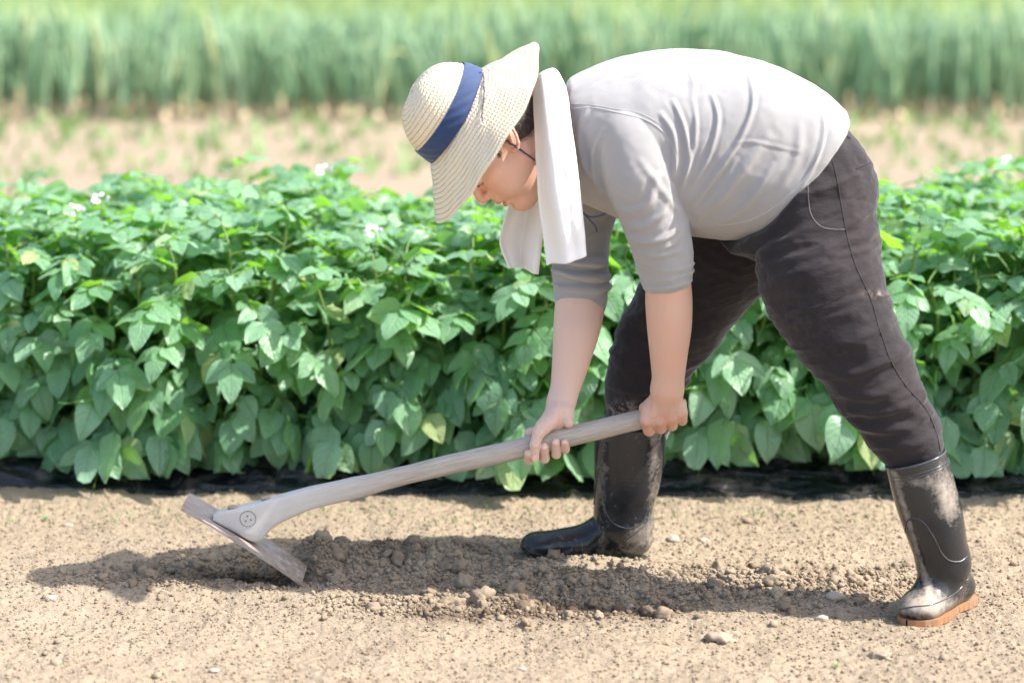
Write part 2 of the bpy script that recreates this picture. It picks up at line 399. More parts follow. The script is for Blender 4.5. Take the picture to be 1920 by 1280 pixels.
def H(x, y, fine=True):
    z = np.zeros_like(x)
    for c, sx, sy, h, r in MOUNDS: z = z + h * gauss(x, y, c, sx, sy, r)
    for c, sx, sy, h, r in HOLES: z = z - h * gauss(x, y, c, sx, sy, r)
    yy = y - row_y(x)
    near = sstep(3.2, 1.8, np.abs(x)) * sstep(1.6, 0.9, y) * sstep(-1.8, -0.9, y)
    z = z + 0.11 * sstep(0.02, 0.30, yy) * sstep(1.75, 1.5, yy) + 0.012 * sstep(-0.16, -0.02, yy) * sstep(1.75, 1.5, yy)
    loose = np.zeros_like(x)
    for c, sx, sy in LOOSE: loose = np.maximum(loose, gauss(x, y, c, sx, sy))
    q = np.stack([x, y, np.zeros_like(x)], 1)
    z = z + near * (0.009 * vnoise(q * 5.0) + 0.0045 * vnoise(q * 12.0 + 3))
    if fine:
        b = 1 - np.abs(vnoise(q * 42 + 5)) ; b2 = 1 - np.abs(vnoise(q * 95 + 9)); b3 = vnoise(q * 190); b0 = np.clip(1 - np.abs(vnoise(q * 21 + 31)) * 1.6, 0, 1)
        z = z + near * ((0.0050 + 0.010 * loose) * (vnoise(q * 22) * 0.6 + b + 0.9 * b0 * loose - 0.7) * 0.9 + (0.0032 + 0.004 * loose) * (b2 - 0.6) + 0.0008 * b3)
    return z - 0.004 * near, loose
def axis(lo, hi, step, far_lo, far_hi, gr=1.12):
    a = list(np.arange(lo, hi, step)); s = step; v = a[-1]
    while v < far_hi: s *= gr; v += s; a.append(v)
    s = step; v = a[0]; pre = []
    while v > far_lo: s *= gr; v -= s; pre.append(v)
    return np.array(pre[::-1] + a)
xs = axis(-1.28, 1.28, 0.0045, -260, 260); ys = axis(-0.72, 0.78, 0.0045, -30, 480)
X, Y = np.meshgrid(xs, ys); xf = X.ravel(); yf = Y.ravel(); zf, lf = H(xf, yf)
nx, ny = len(xs), len(ys)
i, j = np.meshgrid(np.arange(nx - 1), np.arange(ny - 1)); i = i.ravel(); j = j.ravel()
F = np.stack([j * nx + i, j * nx + i + 1, (j + 1) * nx + i + 1, (j + 1) * nx + i], 1)
gm = mesh_np("ground", np.stack([xf, yf, zf], 1), F, MAT['soil'])
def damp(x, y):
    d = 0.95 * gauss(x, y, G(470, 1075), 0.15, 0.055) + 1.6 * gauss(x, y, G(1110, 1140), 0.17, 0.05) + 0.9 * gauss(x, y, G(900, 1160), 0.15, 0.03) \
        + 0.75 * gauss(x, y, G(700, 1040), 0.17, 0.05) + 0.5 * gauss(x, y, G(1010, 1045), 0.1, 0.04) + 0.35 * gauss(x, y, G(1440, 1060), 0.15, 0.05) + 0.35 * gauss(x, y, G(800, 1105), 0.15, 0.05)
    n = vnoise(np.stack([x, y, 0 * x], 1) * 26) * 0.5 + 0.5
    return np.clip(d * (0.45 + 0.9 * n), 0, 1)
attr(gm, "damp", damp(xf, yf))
tag(link("ground", gm), kind="structure")

rng = np.random.default_rng(7)
def ico(sub):
    import bmesh
    bm = bmesh.new(); bmesh.ops.create_icosphere(bm, subdivisions=sub, radius=1)
    V = np.array([v.co[:] for v in bm.verts]); F = np.array([[v.index for v in f.verts] for f in bm.faces]); bm.free(); return V, F
I1 = ico(1); I2 = ico(2); I3 = ico(3)
def crumbs(n, rmin, rmax, sampler, base, seed, power=2.4):
    r = np.random.default_rng(seed); pos = sampler(n, r); n = len(pos)
    rad = rmin * (rmax / rmin) ** (r.random(n) ** power)
    V0, F0 = base; sc = rad[:, None] * (0.7 + 0.5 * r.random((n, 3))); sc[:, 2] *= 0.85
    V = V0[None] * (1 + 0.24 * r.standard_normal((n, len(V0), 1)) * (1 if len(V0) < 20 else 0.45)) * sc[:, None, :]
    if len(V0) > 20:
        q = (V0[None] * 1.7 + r.random((n, 1, 3)) * 90).reshape(-1, 3); V = V * (1 + 0.42 * vnoise(q).reshape(n, -1, 1))
    a = r.random(n) * 6.28; ca, sa = np.cos(a)[:, None], np.sin(a)[:, None]
    V = np.stack([V[..., 0] * ca - V[..., 1] * sa, V[..., 0] * sa + V[..., 1] * ca, V[..., 2]], -1)
    z, _ = H(pos[:, 0], pos[:, 1])
    V = V + np.stack([pos[:, 0], pos[:, 1], z + rad * 0.28], 1)[:, None, :]
    F = F0[None] + (np.arange(n) * len(V0))[:, None, None]
    dm_ = damp(pos[:, 0], pos[:, 1]); dv = np.repeat(dm_ * np.where(gauss(pos[:, 0], pos[:, 1], G(470, 1075), 0.13, 0.05) > 0.4, 1.0, r.random(n) < 0.8), len(V0))
    return V.reshape(-1, 3), F.reshape(-1, 3), dv
def everywhere(n, r):
    p = np.stack([r.uniform(-1.35, 1.35, n), r.uniform(-0.75, 0.72, n)], 1); return p
def loose_s(n, r):
    k = r.integers(0, len(LOOSE), n); C = np.array([[c[0], c[1], sx, sy] for c, sx, sy in LOOSE])[k]
    p = np.stack([C[:, 0] + r.standard_normal(n) * C[:, 2] * 0.62, C[:, 1] + r.standard_normal(n) * C[:, 3] * 0.6], 1)
    return p[(p[:, 0] > -1.3) & (p[:, 0] < 1.35) & (p[:, 1] < 0.5)]
sets = [crumbs(24000, 0.0014, 0.0042, everywhere, I1, 1, 1.8), crumbs(17000, 0.0018, 0.0065, loose_s, I1, 2, 1.7), crumbs(1000, 0.004, 0.012, loose_s, I2, 3, 2.6), crumbs(240, 0.004, 0.010, everywhere, I2, 4), crumbs(190, 0.009, 0.022, loose_s, I3, 5, 1.8)]
V = []; F = []; D = []; o = 0
for v, f, d in sets: V.append(v); F.append(f + o); D.append(d); o += len(v)
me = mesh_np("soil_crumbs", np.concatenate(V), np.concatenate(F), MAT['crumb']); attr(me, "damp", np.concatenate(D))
tag(link("soil_crumbs", me), "crumbs of dry tilled earth strewn over the bare soil", "soil", kind="stuff")
ST = [(1185, 1130, 0.016, "rounded tan soil clod on the sunlit mound in front of the black boot", 0), (1565, 1128, 0.022, "flat pale stone lying between the two boots near the shaded strip", 1),
      (1352, 1190, 0.026, "largest brown soil clod in front between the boots", 0), (1655, 1225, 0.020, "brown soil clod below the toe of the boot with orange sole", 0),
      (95, 1122, 0.014, "pale clod at the tip of the hat's shadow", 1), (978, 1092, 0.020, "pale clump on top of the mound in front of the far boot's toe", 0),
      (747, 1136, 0.011, "small pale egg shaped pebble right of the hoe blade", 1), (1262, 1003, 0.017, "flat pale stone just behind the heel of the far boot", 1),
      (1320, 1005, 0.015, "flat pale stone a step behind the heel of the far boot", 1), (372, 1099, 0.010, "small orange brown pebble under the hoe blade's shadow", 2), (128, 978, 0.012, "small whitish stone near the black film at the left", 1),
      (1540, 1158, 0.014, "small pinkish stone just nearer than the flat pale stone", 1), (400, 1250, 0.010, "thin white stone chip at the bottom left", 1), (978, 1253, 0.010, "pale pebble at the bottom middle of the soil", 1)]
SM = [stone_mat((0.30, 0.225, 0.16), (0.38, 0.295, 0.22)), stone_mat((0.34, 0.28, 0.22), (0.42, 0.36, 0.295)), stone_mat((0.45, 0.25, 0.12), (0.5, 0.3, 0.17))]
for k, (px, py, r, lab, mt) in enumerate(ST):
    g = G(px, py); z = float(H(np.array([g[0]]), np.array([g[1]]))[0][0]); V0, F0 = I3
    r = r * (0.8 if mt else 1)
    q = V0 * (1 + (0.25 if mt else 0.42) * vnoise(V0 * 1.7 + k * 13)[:, None] + (0.1 if mt else 0.45) * fbm(V0 * 4.2 + k * 7, 3)[:, None]) * np.array([1.15, 0.85, 0.6 if mt else 0.62]) * r * (1 if mt else 0.85)
    nm = "soil_clod" if mt == 0 else "stone"
    tag(link(nm, mesh_np(nm, q, F0, SM[mt]), loc=(g[0], g[1], z + r * (0.25 if mt else 0.02))), lab, "clod" if mt == 0 else "stone", "stones and clods on the bare soil")

# ------------------------------------------------------------------ black mulch film over the potato bed
mx = np.arange(-2.4, 2.4, 0.012); my = np.concatenate([np.arange(-0.03, 0.5, 0.010), np.arange(0.5, 1.75, 0.05)])
X, Y = np.meshgrid(mx, my); xf = X.ravel(); vf_ = Y.ravel(); yf = vf_ + row_y(xf) + 0.012 * vnoise(np.stack([xf * 6, xf * 0, xf * 0], 1)) * (vf_ < 0.02)
q = np.stack([xf, yf, 0 * xf], 1)
z, _ = H(xf, yf, False)
wr = (1 - np.abs(vnoise(np.stack([xf * 7 + yf * 9, yf * 26 + xf * 3, 0 * xf], 1)))) ** 3 * 0.030 + 0.010 * vnoise(q * 15)
z = z + 0.008 + wr * sstep(-0.02, 0.05, vf_) - 0.03 * sstep(0.005, -0.03, vf_)
nx, ny = len(mx), len(my); i, j = np.meshgrid(np.arange(nx - 1), np.arange(ny - 1)); i = i.ravel(); j = j.ravel()
F = np.stack([j * nx + i, j * nx + i + 1, (j + 1) * nx + i + 1, (j + 1) * nx + i], 1)
tag(link("mulch_film", mesh_np("mulch_film", np.stack([xf, yf, z], 1), F, MAT['mulch'])), "wrinkled black plastic mulch film along the foot of the potato bed", "plastic film")

# ------------------------------------------------------------------ potato plants
def leaflet_geo(L, W, droop, fold, r, nt_=7, nv=5):
    t = np.linspace(0, 1, nt_); v = np.linspace(-1, 1, nv); T, Vv = np.meshgrid(t, v, indexing='ij')
    wd = W * np.sin(np.pi * np.clip(T, 0, 1) ** 0.72) ** 0.75 * (1 - 0.15 * T) ; wd[T >= 1] = 0.0005; wd[T <= 0] = 0.0008
    x = L * (T - 0.12 * droop * T * T); y = wd * Vv
    z = -droop * L * 0.6 * T ** 2 + fold * np.abs(y) - fold * 0.9 * y * y / W + 0.05 * L * np.sin(T * 9 + Vv * 2.0 + r * 6) * np.abs(Vv) * 0.6
    return np.stack([x, y, z], -1).reshape(-1, 3), np.stack([T, Vv], -1).reshape(-1, 2)
def grid_faces(a, b):
    i, j = np.meshgrid(np.arange(a - 1), np.arange(b - 1), indexing='ij'); i = i.ravel(); j = j.ravel()
    return np.stack([i * b + j, (i + 1) * b + j, (i + 1) * b + j + 1, i * b + j + 1], 1)
LF = grid_faces(7, 5)
def unit(v): v = np.array(v, float); return v / (np.linalg.norm(v) + 1e-9)
def potato_plant(seed, hgt):
    r = np.random.default_rng(seed); LV, LU, LVar, stems = [], [], [], []; tips = []
    def leaflet(o, d, nrm, L):
        W = L * r.uniform(0.31, 0.38); g, uv = leaflet_geo(L, W, r.uniform(0.10, 0.8) * (1.0 if o[2] < 0.3 else 0.6), r.uniform(0.1, 0.6), r.random()); g[:, 2] += 0.0016 * np.sin(uv[:, 0] * 21 + np.abs(uv[:, 1]) * 5)
        d = unit(d); s = unit(np.cross(nrm, d)); n = np.cross(d, s)
        q = o + g[:, :1] * d + g[:, 1:2] * s + g[:, 2:] * n; q[:, 2] += max(0.0, -r.uniform(0.02, 0.10) - q[:, 2].min())
        LV.append(q); LU.append(uv); LVar.append(np.full(len(g), r.random()))
    def compound(o, az, el, S):
        L = S * r.uniform(0.9, 1.1); n = 7; p = np.array(o); pts = [p.copy()]; e = el; az2 = az
        for k in range(n): 
            d = np.array([math.cos(az2) * math.cos(e), math.sin(az2) * math.cos(e), math.sin(e)]); p = p + d * L / n; pts.append(p.copy()); e -= r.uniform(0.08, 0.17); az2 += r.uniform(-0.05, 0.05)
        stems.append((np.array(pts), np.linspace(0.0022, 0.0012, n + 1)))
        side = np.array([-math.sin(az), math.cos(az), 0.0])
        for ti, sz in ((0.40, 0.66), (0.66, 0.88), (0.90, 0.95)):
            q = spline(pts, 40)[int(ti * 39)]; k = min(int(ti * n), n - 1); d = unit(pts[k + 1] - pts[k]); up = unit(np.cross(d, side) * -1)
            if up[2] < 0: up = -up
            for sg in (-1, 1):
                dd = d * r.uniform(0.45, 0.75) + side * sg * r.uniform(0.75, 1.0) + np.array([0, 0, -r.uniform(0.05, 0.45) * (1 if o[2] < 0.32 else 0.3)])
                leaflet(q, dd, up + 0.42 * r.standard_normal(3) + side * sg * 0.25, S * 0.49 * sz * r.uniform(0.85, 1.2))
        d = unit(pts[-1] - pts[-2]); up = unit(np.cross(side, d)); up = up if up[2] > -0.2 else -up
        leaflet(pts[-1], d + np.array([0, 0, -0.2]), up + 0.3 * r.standard_normal(3), S * 0.50 * r.uniform(0.95, 1.2))
    ns = 9
    for s in range(ns):
        a0 = s / ns * 6.28 + r.uniform(-0.3, 0.3); lean = r.uniform(0.12, 0.55); h = hgt * r.uniform(0.88, 1.02)
        base = np.array([math.cos(a0) * 0.03, math.sin(a0) * 0.03, 0.0]); pts = []
        for k in range(9):
            t = k / 8; pts.append(base + np.array([math.cos(a0) * lean * h * (t ** 0.8) * 0.75, math.sin(a0) * lean * h * (t ** 0.8) * 0.75, h * t * (1 - 0.12 * lean * t)]) + 0.006 * r.standard_normal(3))
        sp = spline(pts, 60); stems.append((sp[::4], np.linspace(0.0060, 0.0032, 15))); tips.append(sp[-1])
        nn = 13
        for k in range(nn):
            t = 0.05 + 0.95 * k / (nn - 1); q = sp[int(t * 59)]
            out = a0 + (k * 2.4 + r.uniform(-0.4, 0.4)) 
            if t < 0.6: out = a0 + (r.uniform(-1.7, 1.7))
            el = -0.45 + 1.15 * t + r.uniform(-0.42, 0.35)
            S = 0.205 * (1.05 - 0.42 * t) * r.uniform(0.85, 1.15)
            compound(q, out, el, S)
    n = len(LV); V = np.concatenate(LV); F = (LF[None] + (np.arange(n) * 35)[:, None, None]).reshape(-1, 4)
    lo = V[:, 2] < -0.045; V[lo, 2] = -0.045 + 0.004 * r.random(lo.sum())
    leaves = mesh_np("foliage", V, F, MAT['leaf']); uv = np.concatenate(LU); attr(leaves, "var", np.concatenate(LVar))
    u = leaves.uv_layers.new(name="UVMap"); u.data.foreach_set("uv", uv[F.ravel()].astype(np.float32).ravel())
    sv, sf = merge([tube(p, rr, 5, False) for p, rr in stems]); sm = mesh_np("stems", sv, sf, MAT['stem']); attr(sm, "var", np.full(len(sv), 0.5))
    return leaves, sm, tips
def flower_mesh(seed):
    r = np.random.default_rng(seed); parts = []; V = []; F = []; o = 0
    stalk = tube([(0, 0, 0), (0.002, 0.004, 0.05), (0, 0, 0.075)], 0.0014, 5)
    for k in range(r.integers(3, 6)):
        c = np.array([r.uniform(-0.018, 0.018), r.uniform(-0.018, 0.018), 0.075 + r.uniform(-0.012, 0.012)]); n = unit(np.array([r.uniform(-0.8, 0.8), -0.7, r.uniform(0.0, 0.8)]))
        u_ = unit(np.cross(n, [0, 0, 1.0])); v_ = np.cross(n, u_)
        for a in range(10):
            rr = 0.0095 if a % 2 == 0 else 0.006; an = a * 0.628
            V.append(c + rr * (math.cos(an) * u_ + math.sin(an) * v_) - n * 0.003)
        V.append(c); F += [[o + a, o + (a + 1) % 10, o + 10] for a in range(10)]; o += 11
    return np.array(V), np.array(F), stalk
PV = [potato_plant(11 + k, 0.53 + 0.02 * (k % 3)) for k in range(5)]
FM = []
for k in range(3):
    V, F, stalk = flower_mesh(k); FM.append((mesh_np("flower", V, F, MAT['petal']), merge([stalk])))
def place_plant(x, y, v, rz, sc, label, group, flower=0):
    lv, sm, tips = PV[v]; r0 = bpy.data.objects.new("potato_plant", None); COL.objects.link(r0); r0.empty_display_size = 0.1
    z = float(H(np.array([x]), np.array([y]), False)[0][0]); r0.location = (x, y, z - 0.005); r0.rotation_euler = (0, 0, rz); r0.scale = (sc, sc, sc)
    link("foliage", lv, r0); link("stems", sm, r0)
    for k in range(flower):
        t = tips[k * 2 % len(tips)]; o = link("flower", FM[(k + v) % 3][0], r0); o.location = Vector(t) + Vector((0, 0, 0.01)); o.rotation_euler = (0, 0, -rz)
        vs, fs = FM[(k + v) % 3][1]; s_ = link("flower_stalk", STALK, r0); s_.location = o.location
    tag(r0, label, "potato plant", group); return r0
STALK = mesh_np("flower_stalk", *[FM[0][1][0], FM[0][1][1]], MAT['stem']); attr(STALK, "var", np.full(len(STALK.vertices), .5))
random.seed(5)
front = [(-1.82, "potato plant at the very start of the front row, mostly beyond the picture's left edge"), (-1.52, "potato plant cut by the left edge of the picture, over the black film"), (-1.22, "potato plant over the black film near the left end of the front row"),
         (-0.93, "potato plant in the front row, up and left of the hoe blade"), (-0.64, "potato plant in the front row directly behind the hoe blade"),
         (-0.34, "potato plant in the front row above the hoe's wooden neck"), (-0.06, "potato plant in the front row behind the middle of the hoe handle"),
         (0.23, "potato plant in the front row behind the man's two forearms"), (0.53, "potato plant seen between the man's legs, nearer his far boot"),
         (0.82, "potato plant seen between the man's legs, under his stretched thigh"), (1.12, "potato plant just right of the man's stretched rear leg"), (1.42, "potato plant cut by the right edge of the picture, over the black film"), (1.72, "potato plant at the very end of the front row, mostly beyond the picture's right edge")]
for k, (x, lab) in enumerate(front):
    place_plant(x + random.uniform(-.03, .03), row_y(x) + 0.240 + random.uniform(-.045, .045), k % 5, random.uniform(0, 6.28), random.uniform(0.93, 1.04), lab, "potato plants in the front row", 1 if k in (2, 3, 5) else 0)
ORD = "first second third fourth fifth sixth seventh eighth ninth tenth eleventh twelfth thirteenth fourteenth fifteenth sixteenth seventeenth".split()
for rw, (dy, n, nm) in enumerate([(0.50, 15, "second"), (0.80, 16, "third"), (1.14, 17, "back")]):
    for k in range(n):
        x = -2.0 + 4.0 * (k + 0.5 * (rw % 2)) / (n - 1) + random.uniform(-.04, .04)
        place_plant(x, row_y(x) + dy + random.uniform(-.05, .05), (k + rw * 2) % 5, random.uniform(0, 6.28), random.uniform(0.88, 1.03) * (1.0, 0.98, 0.94)[rw],
                    "leafy potato plant, %s from the left in the %s row of the bed" % (ORD[k], nm), "potato plants in the %s row" % nm, 1 if random.random() < 0.3 else 0)

# ------------------------------------------------------------------ onions and what grows beyond
def onion(seed, n=6):
    r = np.random.default_rng(seed); parts = []
    for k in range(n):
        a = r.uniform(0, 6.28); lean = abs(r.normal(0.16, 0.13)); L = r.uniform(0.45, 0.72); bend = r.uniform(-0.1, 0.9); pts = []; p = np.array([math.cos(a) * 0.008, math.sin(a) * 0.008, 0.05]); e = math.pi / 2 - lean
        kink = r.random() < 0.2
        for s in range(9):
            pts.append(p.copy()); p = p + np.array([math.cos(a) * math.cos(e), math.sin(a) * math.cos(e), math.sin(e)]) * L / 8; e -= bend * 0.07 + (1.3 if kink and s == 5 else 0)
        rad = 0.0135 * r.uniform(0.8, 1.2) * np.array([0.7, 1, 1.05, 1, 0.95, 0.85, 0.7, 0.45, 0.1]); parts.append(tube(pts, rad, 5, False))
    v, f = merge(parts); m = mesh_np("leaves", v, f, MAT['onion']); attr(m, "var", np.repeat(r.random(n) ** 1.5, 45))
    v, f = merge([tube([(0, 0, -0.02), (0, 0, -0.005), (0, 0, 0.012), (0, 0, 0.03), (0, 0, 0.045), (0, 0, 0.07), (0, 0, 0.12)], np.array([0.008, 0.024, 0.034, 0.030, 0.018, 0.012, 0.010]) * r.uniform(0.8, 1.2), 10)])
    return m, mesh_np("bulb", v, f, MAT['bulb'])
OV = [onion(40 + k) for k in range(7)]
cnt = 0
for rw in range(6):
    n = 49
    for k in range(n):
        x = -3.75 + 7.5 * (k + 0.5 * (rw % 2)) / n + random.uniform(-.04, .04); y = 9.75 + rw * 0.2 + random.uniform(-.05, .05)
        lm, bm_ = OV[random.randrange(7)]; s = random.uniform(0.82, 1.1)
        r0 = bpy.data.objects.new("onion_plant", None); COL.objects.link(r0); r0.location = (x, y, 0); r0.rotation_euler = (random.uniform(-.08, .08), random.uniform(-.08, .08), random.uniform(0, 6.28)); r0.scale = (s, s, s)
        link("leaves", lm, r0); link("bulb", bm_, r0)
        tag(r0, ("upright onion plant in the front row of the blurred onion bed" if rw == 0 else "upright onion plant standing within the blurred onion bed behind its front row"), "onion plant", "onion plants, front row" if rw == 0 else "onion plants behind the front row")
def blades(n, xr, yr, hr, seed, wid=0.012, kind=0):
    r = np.random.default_rng(seed); x = r.uniform(*xr, n); y = r.uniform(*yr, n); h = r.uniform(*hr, n); a = r.uniform(0, 6.28, n); ln = r.uniform(0.05, 0.5, n) * h
    t = np.array([0, 0.35, 0.7, 1.0]); wd = wid * np.array([0.8, 1, 0.8, 0.1]); az = r.uniform(0, 6.28, n); V = np.zeros((n, 4, 2, 3))
    for k in range(4):
        cx = x + np.cos(a) * ln * t[k] ** 2; cy = y + np.sin(a) * ln * t[k] ** 2; cz = h * t[k]
        for s in (0, 1):
            V[:, k, s] = np.stack([cx + (s - .5) * wd[k] * np.cos(az), cy + (s - .5) * wd[k] * np.sin(az), cz], 1)
    q = np.array([[0, 1, 3, 2], [2, 3, 5, 4], [4, 5, 7, 6]]); F = (q[None] + (np.arange(n) * 8)[:, None, None]).reshape(-1, 4)
    return V.reshape(-1, 3), F, np.repeat(r.random(n), 8)
V, F, vr = blades(3500, (-4.5, 4.5), (10.95, 11.6), (0.40, 0.60), 3, 0.018); me = mesh_np("onion_leaves", V, F, MAT['onion']); attr(me, "var", vr)
tag(link("onion_leaves", me), "blurred mass of onion leaves in the rows farther back", "onion crop", kind="stuff")
V, F, vr = blades(26000, (-11, 11), (12.2, 34), (0.20, 0.50), 4, 0.05); me = mesh_np("field_vegetation", V, F, MAT['farcrop']); attr(me, "var", vr)
tag(link("field_vegetation", me), "bright yellow green crop far beyond the onions", "crop", kind="stuff")
V1, F1, v1 = blades(700, (-4.5, 4.5), (5.6, 9.8), (0.03, 0.10), 5, 0.035); V2, F2, v2 = blades(230, (-4.2, 4.2), (6.8, 9.8), (0.04, 0.12), 6, 0.06)
V3, F3, v3 = blades(260, (-1.3, 1.3), (0.42, 0.69), (0.006, 0.016), 8, 0.004)
me = mesh_np("weeds", np.concatenate([V1, V2, V3]), np.concatenate([F1, F2 + len(V1), F3 + len(V1) + len(V2)]), MAT['weed']); attr(me, "var", np.concatenate([v1, v2, v3]))
tag(link("weeds", me), "scattered pale green weeds sprouting on the bare soil strip", "weeds", kind="stuff")
def sprout(px, py, s, lab):
    g = G(px, py); r = np.random.default_rng(int(px)); parts = []; z = float(H(np.array([g[0]]), np.array([g[1]]))[0][0])
    V = []; U = []
    for k in range(7):
        gg, uv = leaflet_geo(s * r.uniform(.6, 1), s * 0.2, 0.4, 0.2, r.random()); a = k * 2.4; d = unit([math.cos(a) * 0.6, math.sin(a) * 0.6, 0.8]); sd = unit(np.cross([0, 0, 1.0], d)); n = np.cross(d, sd)
        V.append(np.array([0, 0, s * 0.1 * k]) + gg[:, :1] * d + gg[:, 1:2] * sd + gg[:, 2:] * n)
    F = (LF[None] + (np.arange(7) * 35)[:, None, None]).reshape(-1, 4); me = mesh_np("weed_sprout", np.concatenate(V), F, MAT['weed']); attr(me, "var", np.full(len(V) * 35, 0.6))
    tag(link("weed_sprout", me, loc=(g[0], g[1], z)), lab, "weed", "weed sprouts on the bare soil")
sprout(85, 972, 0.016, "tiny weed sprout by the film at the far left"); sprout(1067, 1046, 0.013, "tiny green weed sprout in front of the far boot's instep")
sprout(1402, 962, 0.009, "tiny weed sprout in the soil behind and between the boots"); sprout(1568, 1243, 0.012, "pale weed sprout at the bottom right below the near boot"); sprout(657, 960, 0.009, "tiny weed sprout just under the hoe handle")
# grey yard edge and a pale post at the top right, far back
g = G(1870, 25)
pp = G(1888, 34); pv, pf = tube([(0, 0, -0.1), (0, 0, 0.3), (0, 0, 0.6), (0.01, 0, 0.9)], [0.05, 0.048, 0.046, 0.04], 10)
tag(link("wooden_post", mesh_np("wooden_post", pv, pf, MAT['post']), loc=(pp[0], pp[1] - 4, 0)), "pale wooden post far back at the top right corner", "post")

exec_parts = True
# ------------------------------------------------------------------ hoe
def ring(top, bot, Y, ht, ex, n=28):
    t = P(*top, Y); b = P(*bot, Y); c = (t + b) / 2; hv = (t - b) / 2
    a = np.arange(n) / n * 2 * math.pi; ca, sa = np.cos(a), np.sin(a)
    rr = (np.abs(ca) ** ex + np.abs(sa) ** ex) ** (-1 / ex)
    return c + (rr * ca)[:, None] * hv + (rr * sa)[:, None] * np.array([0, ht, 0])
HY = -0.005
secs = [((1264, 754), (1267, 786), .016, 2), ((1263, 753), (1268, 787), .018, 2), ((1200, 768), (1205, 803), .0185, 2), ((1100, 791), (1106, 828), .0192, 2), ((960, 825), (967, 862), .0195, 2), ((850, 850), (857, 886), .0195, 2.2),
        ((760, 873), (763, 907), .0187, 2.5), ((690, 889), (690, 928), .018, 3), ((640, 900), (638, 940), .0175, 4.5), ((585, 912), (583, 953), .0175, 7), ((549, 922), (548, 967), .0178, 9), ((520, 930), (520, 981), .018, 9), ((500, 935), (503, 996), .018, 9),
        ((470, 943), (482, 1014), .018, 9), ((440, 951), (441, 994), .018, 9), ((412, 957), (409, 977), .018, 9), ((403, 961), (400, 972), .018, 9)]
n = 28; par = []
tt = np.linspace(0, len(secs) - 1, 130); R_ = np.array([ring(s[0], s[1], HY, s[2], s[3], n) for s in secs])
from_i = np.minimum(tt.astype(int), len(secs) - 2)
RR = spline(R_.reshape(len(secs), -1), 130).reshape(130, n, 3)
idx = np.arange(n); nxi = (idx + 1) % n
F = np.concatenate([np.stack([i * n + idx, i * n + nxi, (i + 1) * n + nxi, (i + 1) * n + idx], 1) for i in range(129)])
V = np.vstack([RR.reshape(-1, 3), RR[0].mean(0), RR[-1].mean(0)]); T = np.concatenate([np.stack([nxi, idx, np.full(n, 130 * n)], 1), np.stack([129 * n + idx, 129 * n + nxi, np.full(n, 130 * n + 1)], 1)])
V[:, 1:] += 0.0006 * vnoise(V * 30)[:, None]
base = P(565, 1092, 0)
hoe = bpy.data.objects.new("hoe", None); COL.objects.link(hoe); hoe.location = base
tag(hoe, "wooden handled hoe held in the man's two hands, its steel blade in the soil", "hoe")
hm = mesh_np("handle", V, [F[:, ::-1], T[:, ::-1]], MAT['wood'], loc=base)
pa, pb = proj(V[:, 0], V[:, 1], V[:, 2]); attr(hm, "chalk", sstep(760, 560, pa)); link("handle", hm, hoe)
# blade: curved plate
nu, nv_ = 40, 14; U, Vv = np.meshgrid(np.linspace(0, 1, nu), np.linspace(-1, 1, nv_), indexing='ij')
hw = 0.066
A0 = P(339, 955, -hw); A1 = P(566, 1096, -hw); B0 = P(350, 929, hw)
dirv = unit((A1 - A0) * np.array([1, 0, 1])); Lb = np.linalg.norm(A1 - A0); nrm = np.array([-dirv[2], 0, dirv[0]]); nrm = nrm if nrm[2] > 0 else -nrm
O0 = (A0 + P(350, 929, hw)) / 2; O0[1] = 0
O0 = A0.copy(); O0[1] = 0
def plate(off):
    wdt = hw * (0.94 + 0.10 * U); L2 = Lb * (1 + 0.06 * (U > 0.5) * (0)) 
    Q = O0[None, None] + U[..., None] * Lb * dirv + Vv[..., None] * wdt[..., None] * np.array([0, 1, 0]) + nrm * (off + 0.012 * (1 - (2 * U - 1) ** 2)[..., None] * 0.35 - 0.004 * (1 - Vv ** 2)[..., None])
    Q[..., 2] += 0
    return Q.reshape(-1, 3)
Tp = plate(0.0022); Bt = plate(-0.0022); F1_ = grid_faces(nu, nv_); nn_ = nu * nv_
edge = [i * nv_ for i in range(nu)] + [(nu - 1) * nv_ + j for j in range(1, nv_)] + [i * nv_ + nv_ - 1 for i in range(nu - 2, -1, -1)] + [j for j in range(nv_ - 2, 0, -1)]
edge = np.array(edge); en = np.roll(edge, -1); F2_ = np.stack([edge, en, en + nn_, edge + nn_], 1)
V = np.vstack([Tp, Bt]); blm = mesh_np("blade", V, [np.concatenate([F1_, F1_[:, ::-1] + nn_, F2_])], MAT['steel'], smooth=False, loc=base); mu = (0.25 + 0.75 * sstep(0.62, 0.95, U)).ravel(); attr(blm, 'mud', np.concatenate([mu, mu])); link("blade", blm, hoe)
# burnt maker's ring with three dots, small dirt plugs
mc = P(465, 972, HY - .0186); cv = []; ang = np.linspace(0, 6.2832, 40)
ux = unit(P(475, 969.7, 0) - P(465, 972, 0)); uz = np.cross(ux, [0, 1, 0]); uz = uz if uz[2] > 0 else -uz
parts = [tube([mc + 0.0165 * (math.cos(a) * ux + math.sin(a) * uz) for a in ang], 0.0007, 5)]
for dx, dz in ((0, 0.0058), (-0.0055, -0.0035), (0.0055, -0.0035)):
    c = mc + dx * ux + dz * uz; parts.append(tube([c + np.array([0, -0.0008, 0]), c + np.array([0, 0.003, 0])], 0.0019, 8))
v, f = merge(parts); link("makers_mark", mesh_np("makers_mark", v, f, MAT['mark'], loc=base), hoe)
for px, py in ((437, 950), (498, 933)):
    c = P(px, py, HY); V0, F0 = I3; q = V0 * (1 + 0.25 * vnoise(V0 * 2 + px)[:, None]) * np.array([0.012, 0.010, 0.0045]) + c; link("wedge_nail", mesh_np("wedge_nail", q, F0, SM[0], loc=base), hoe)

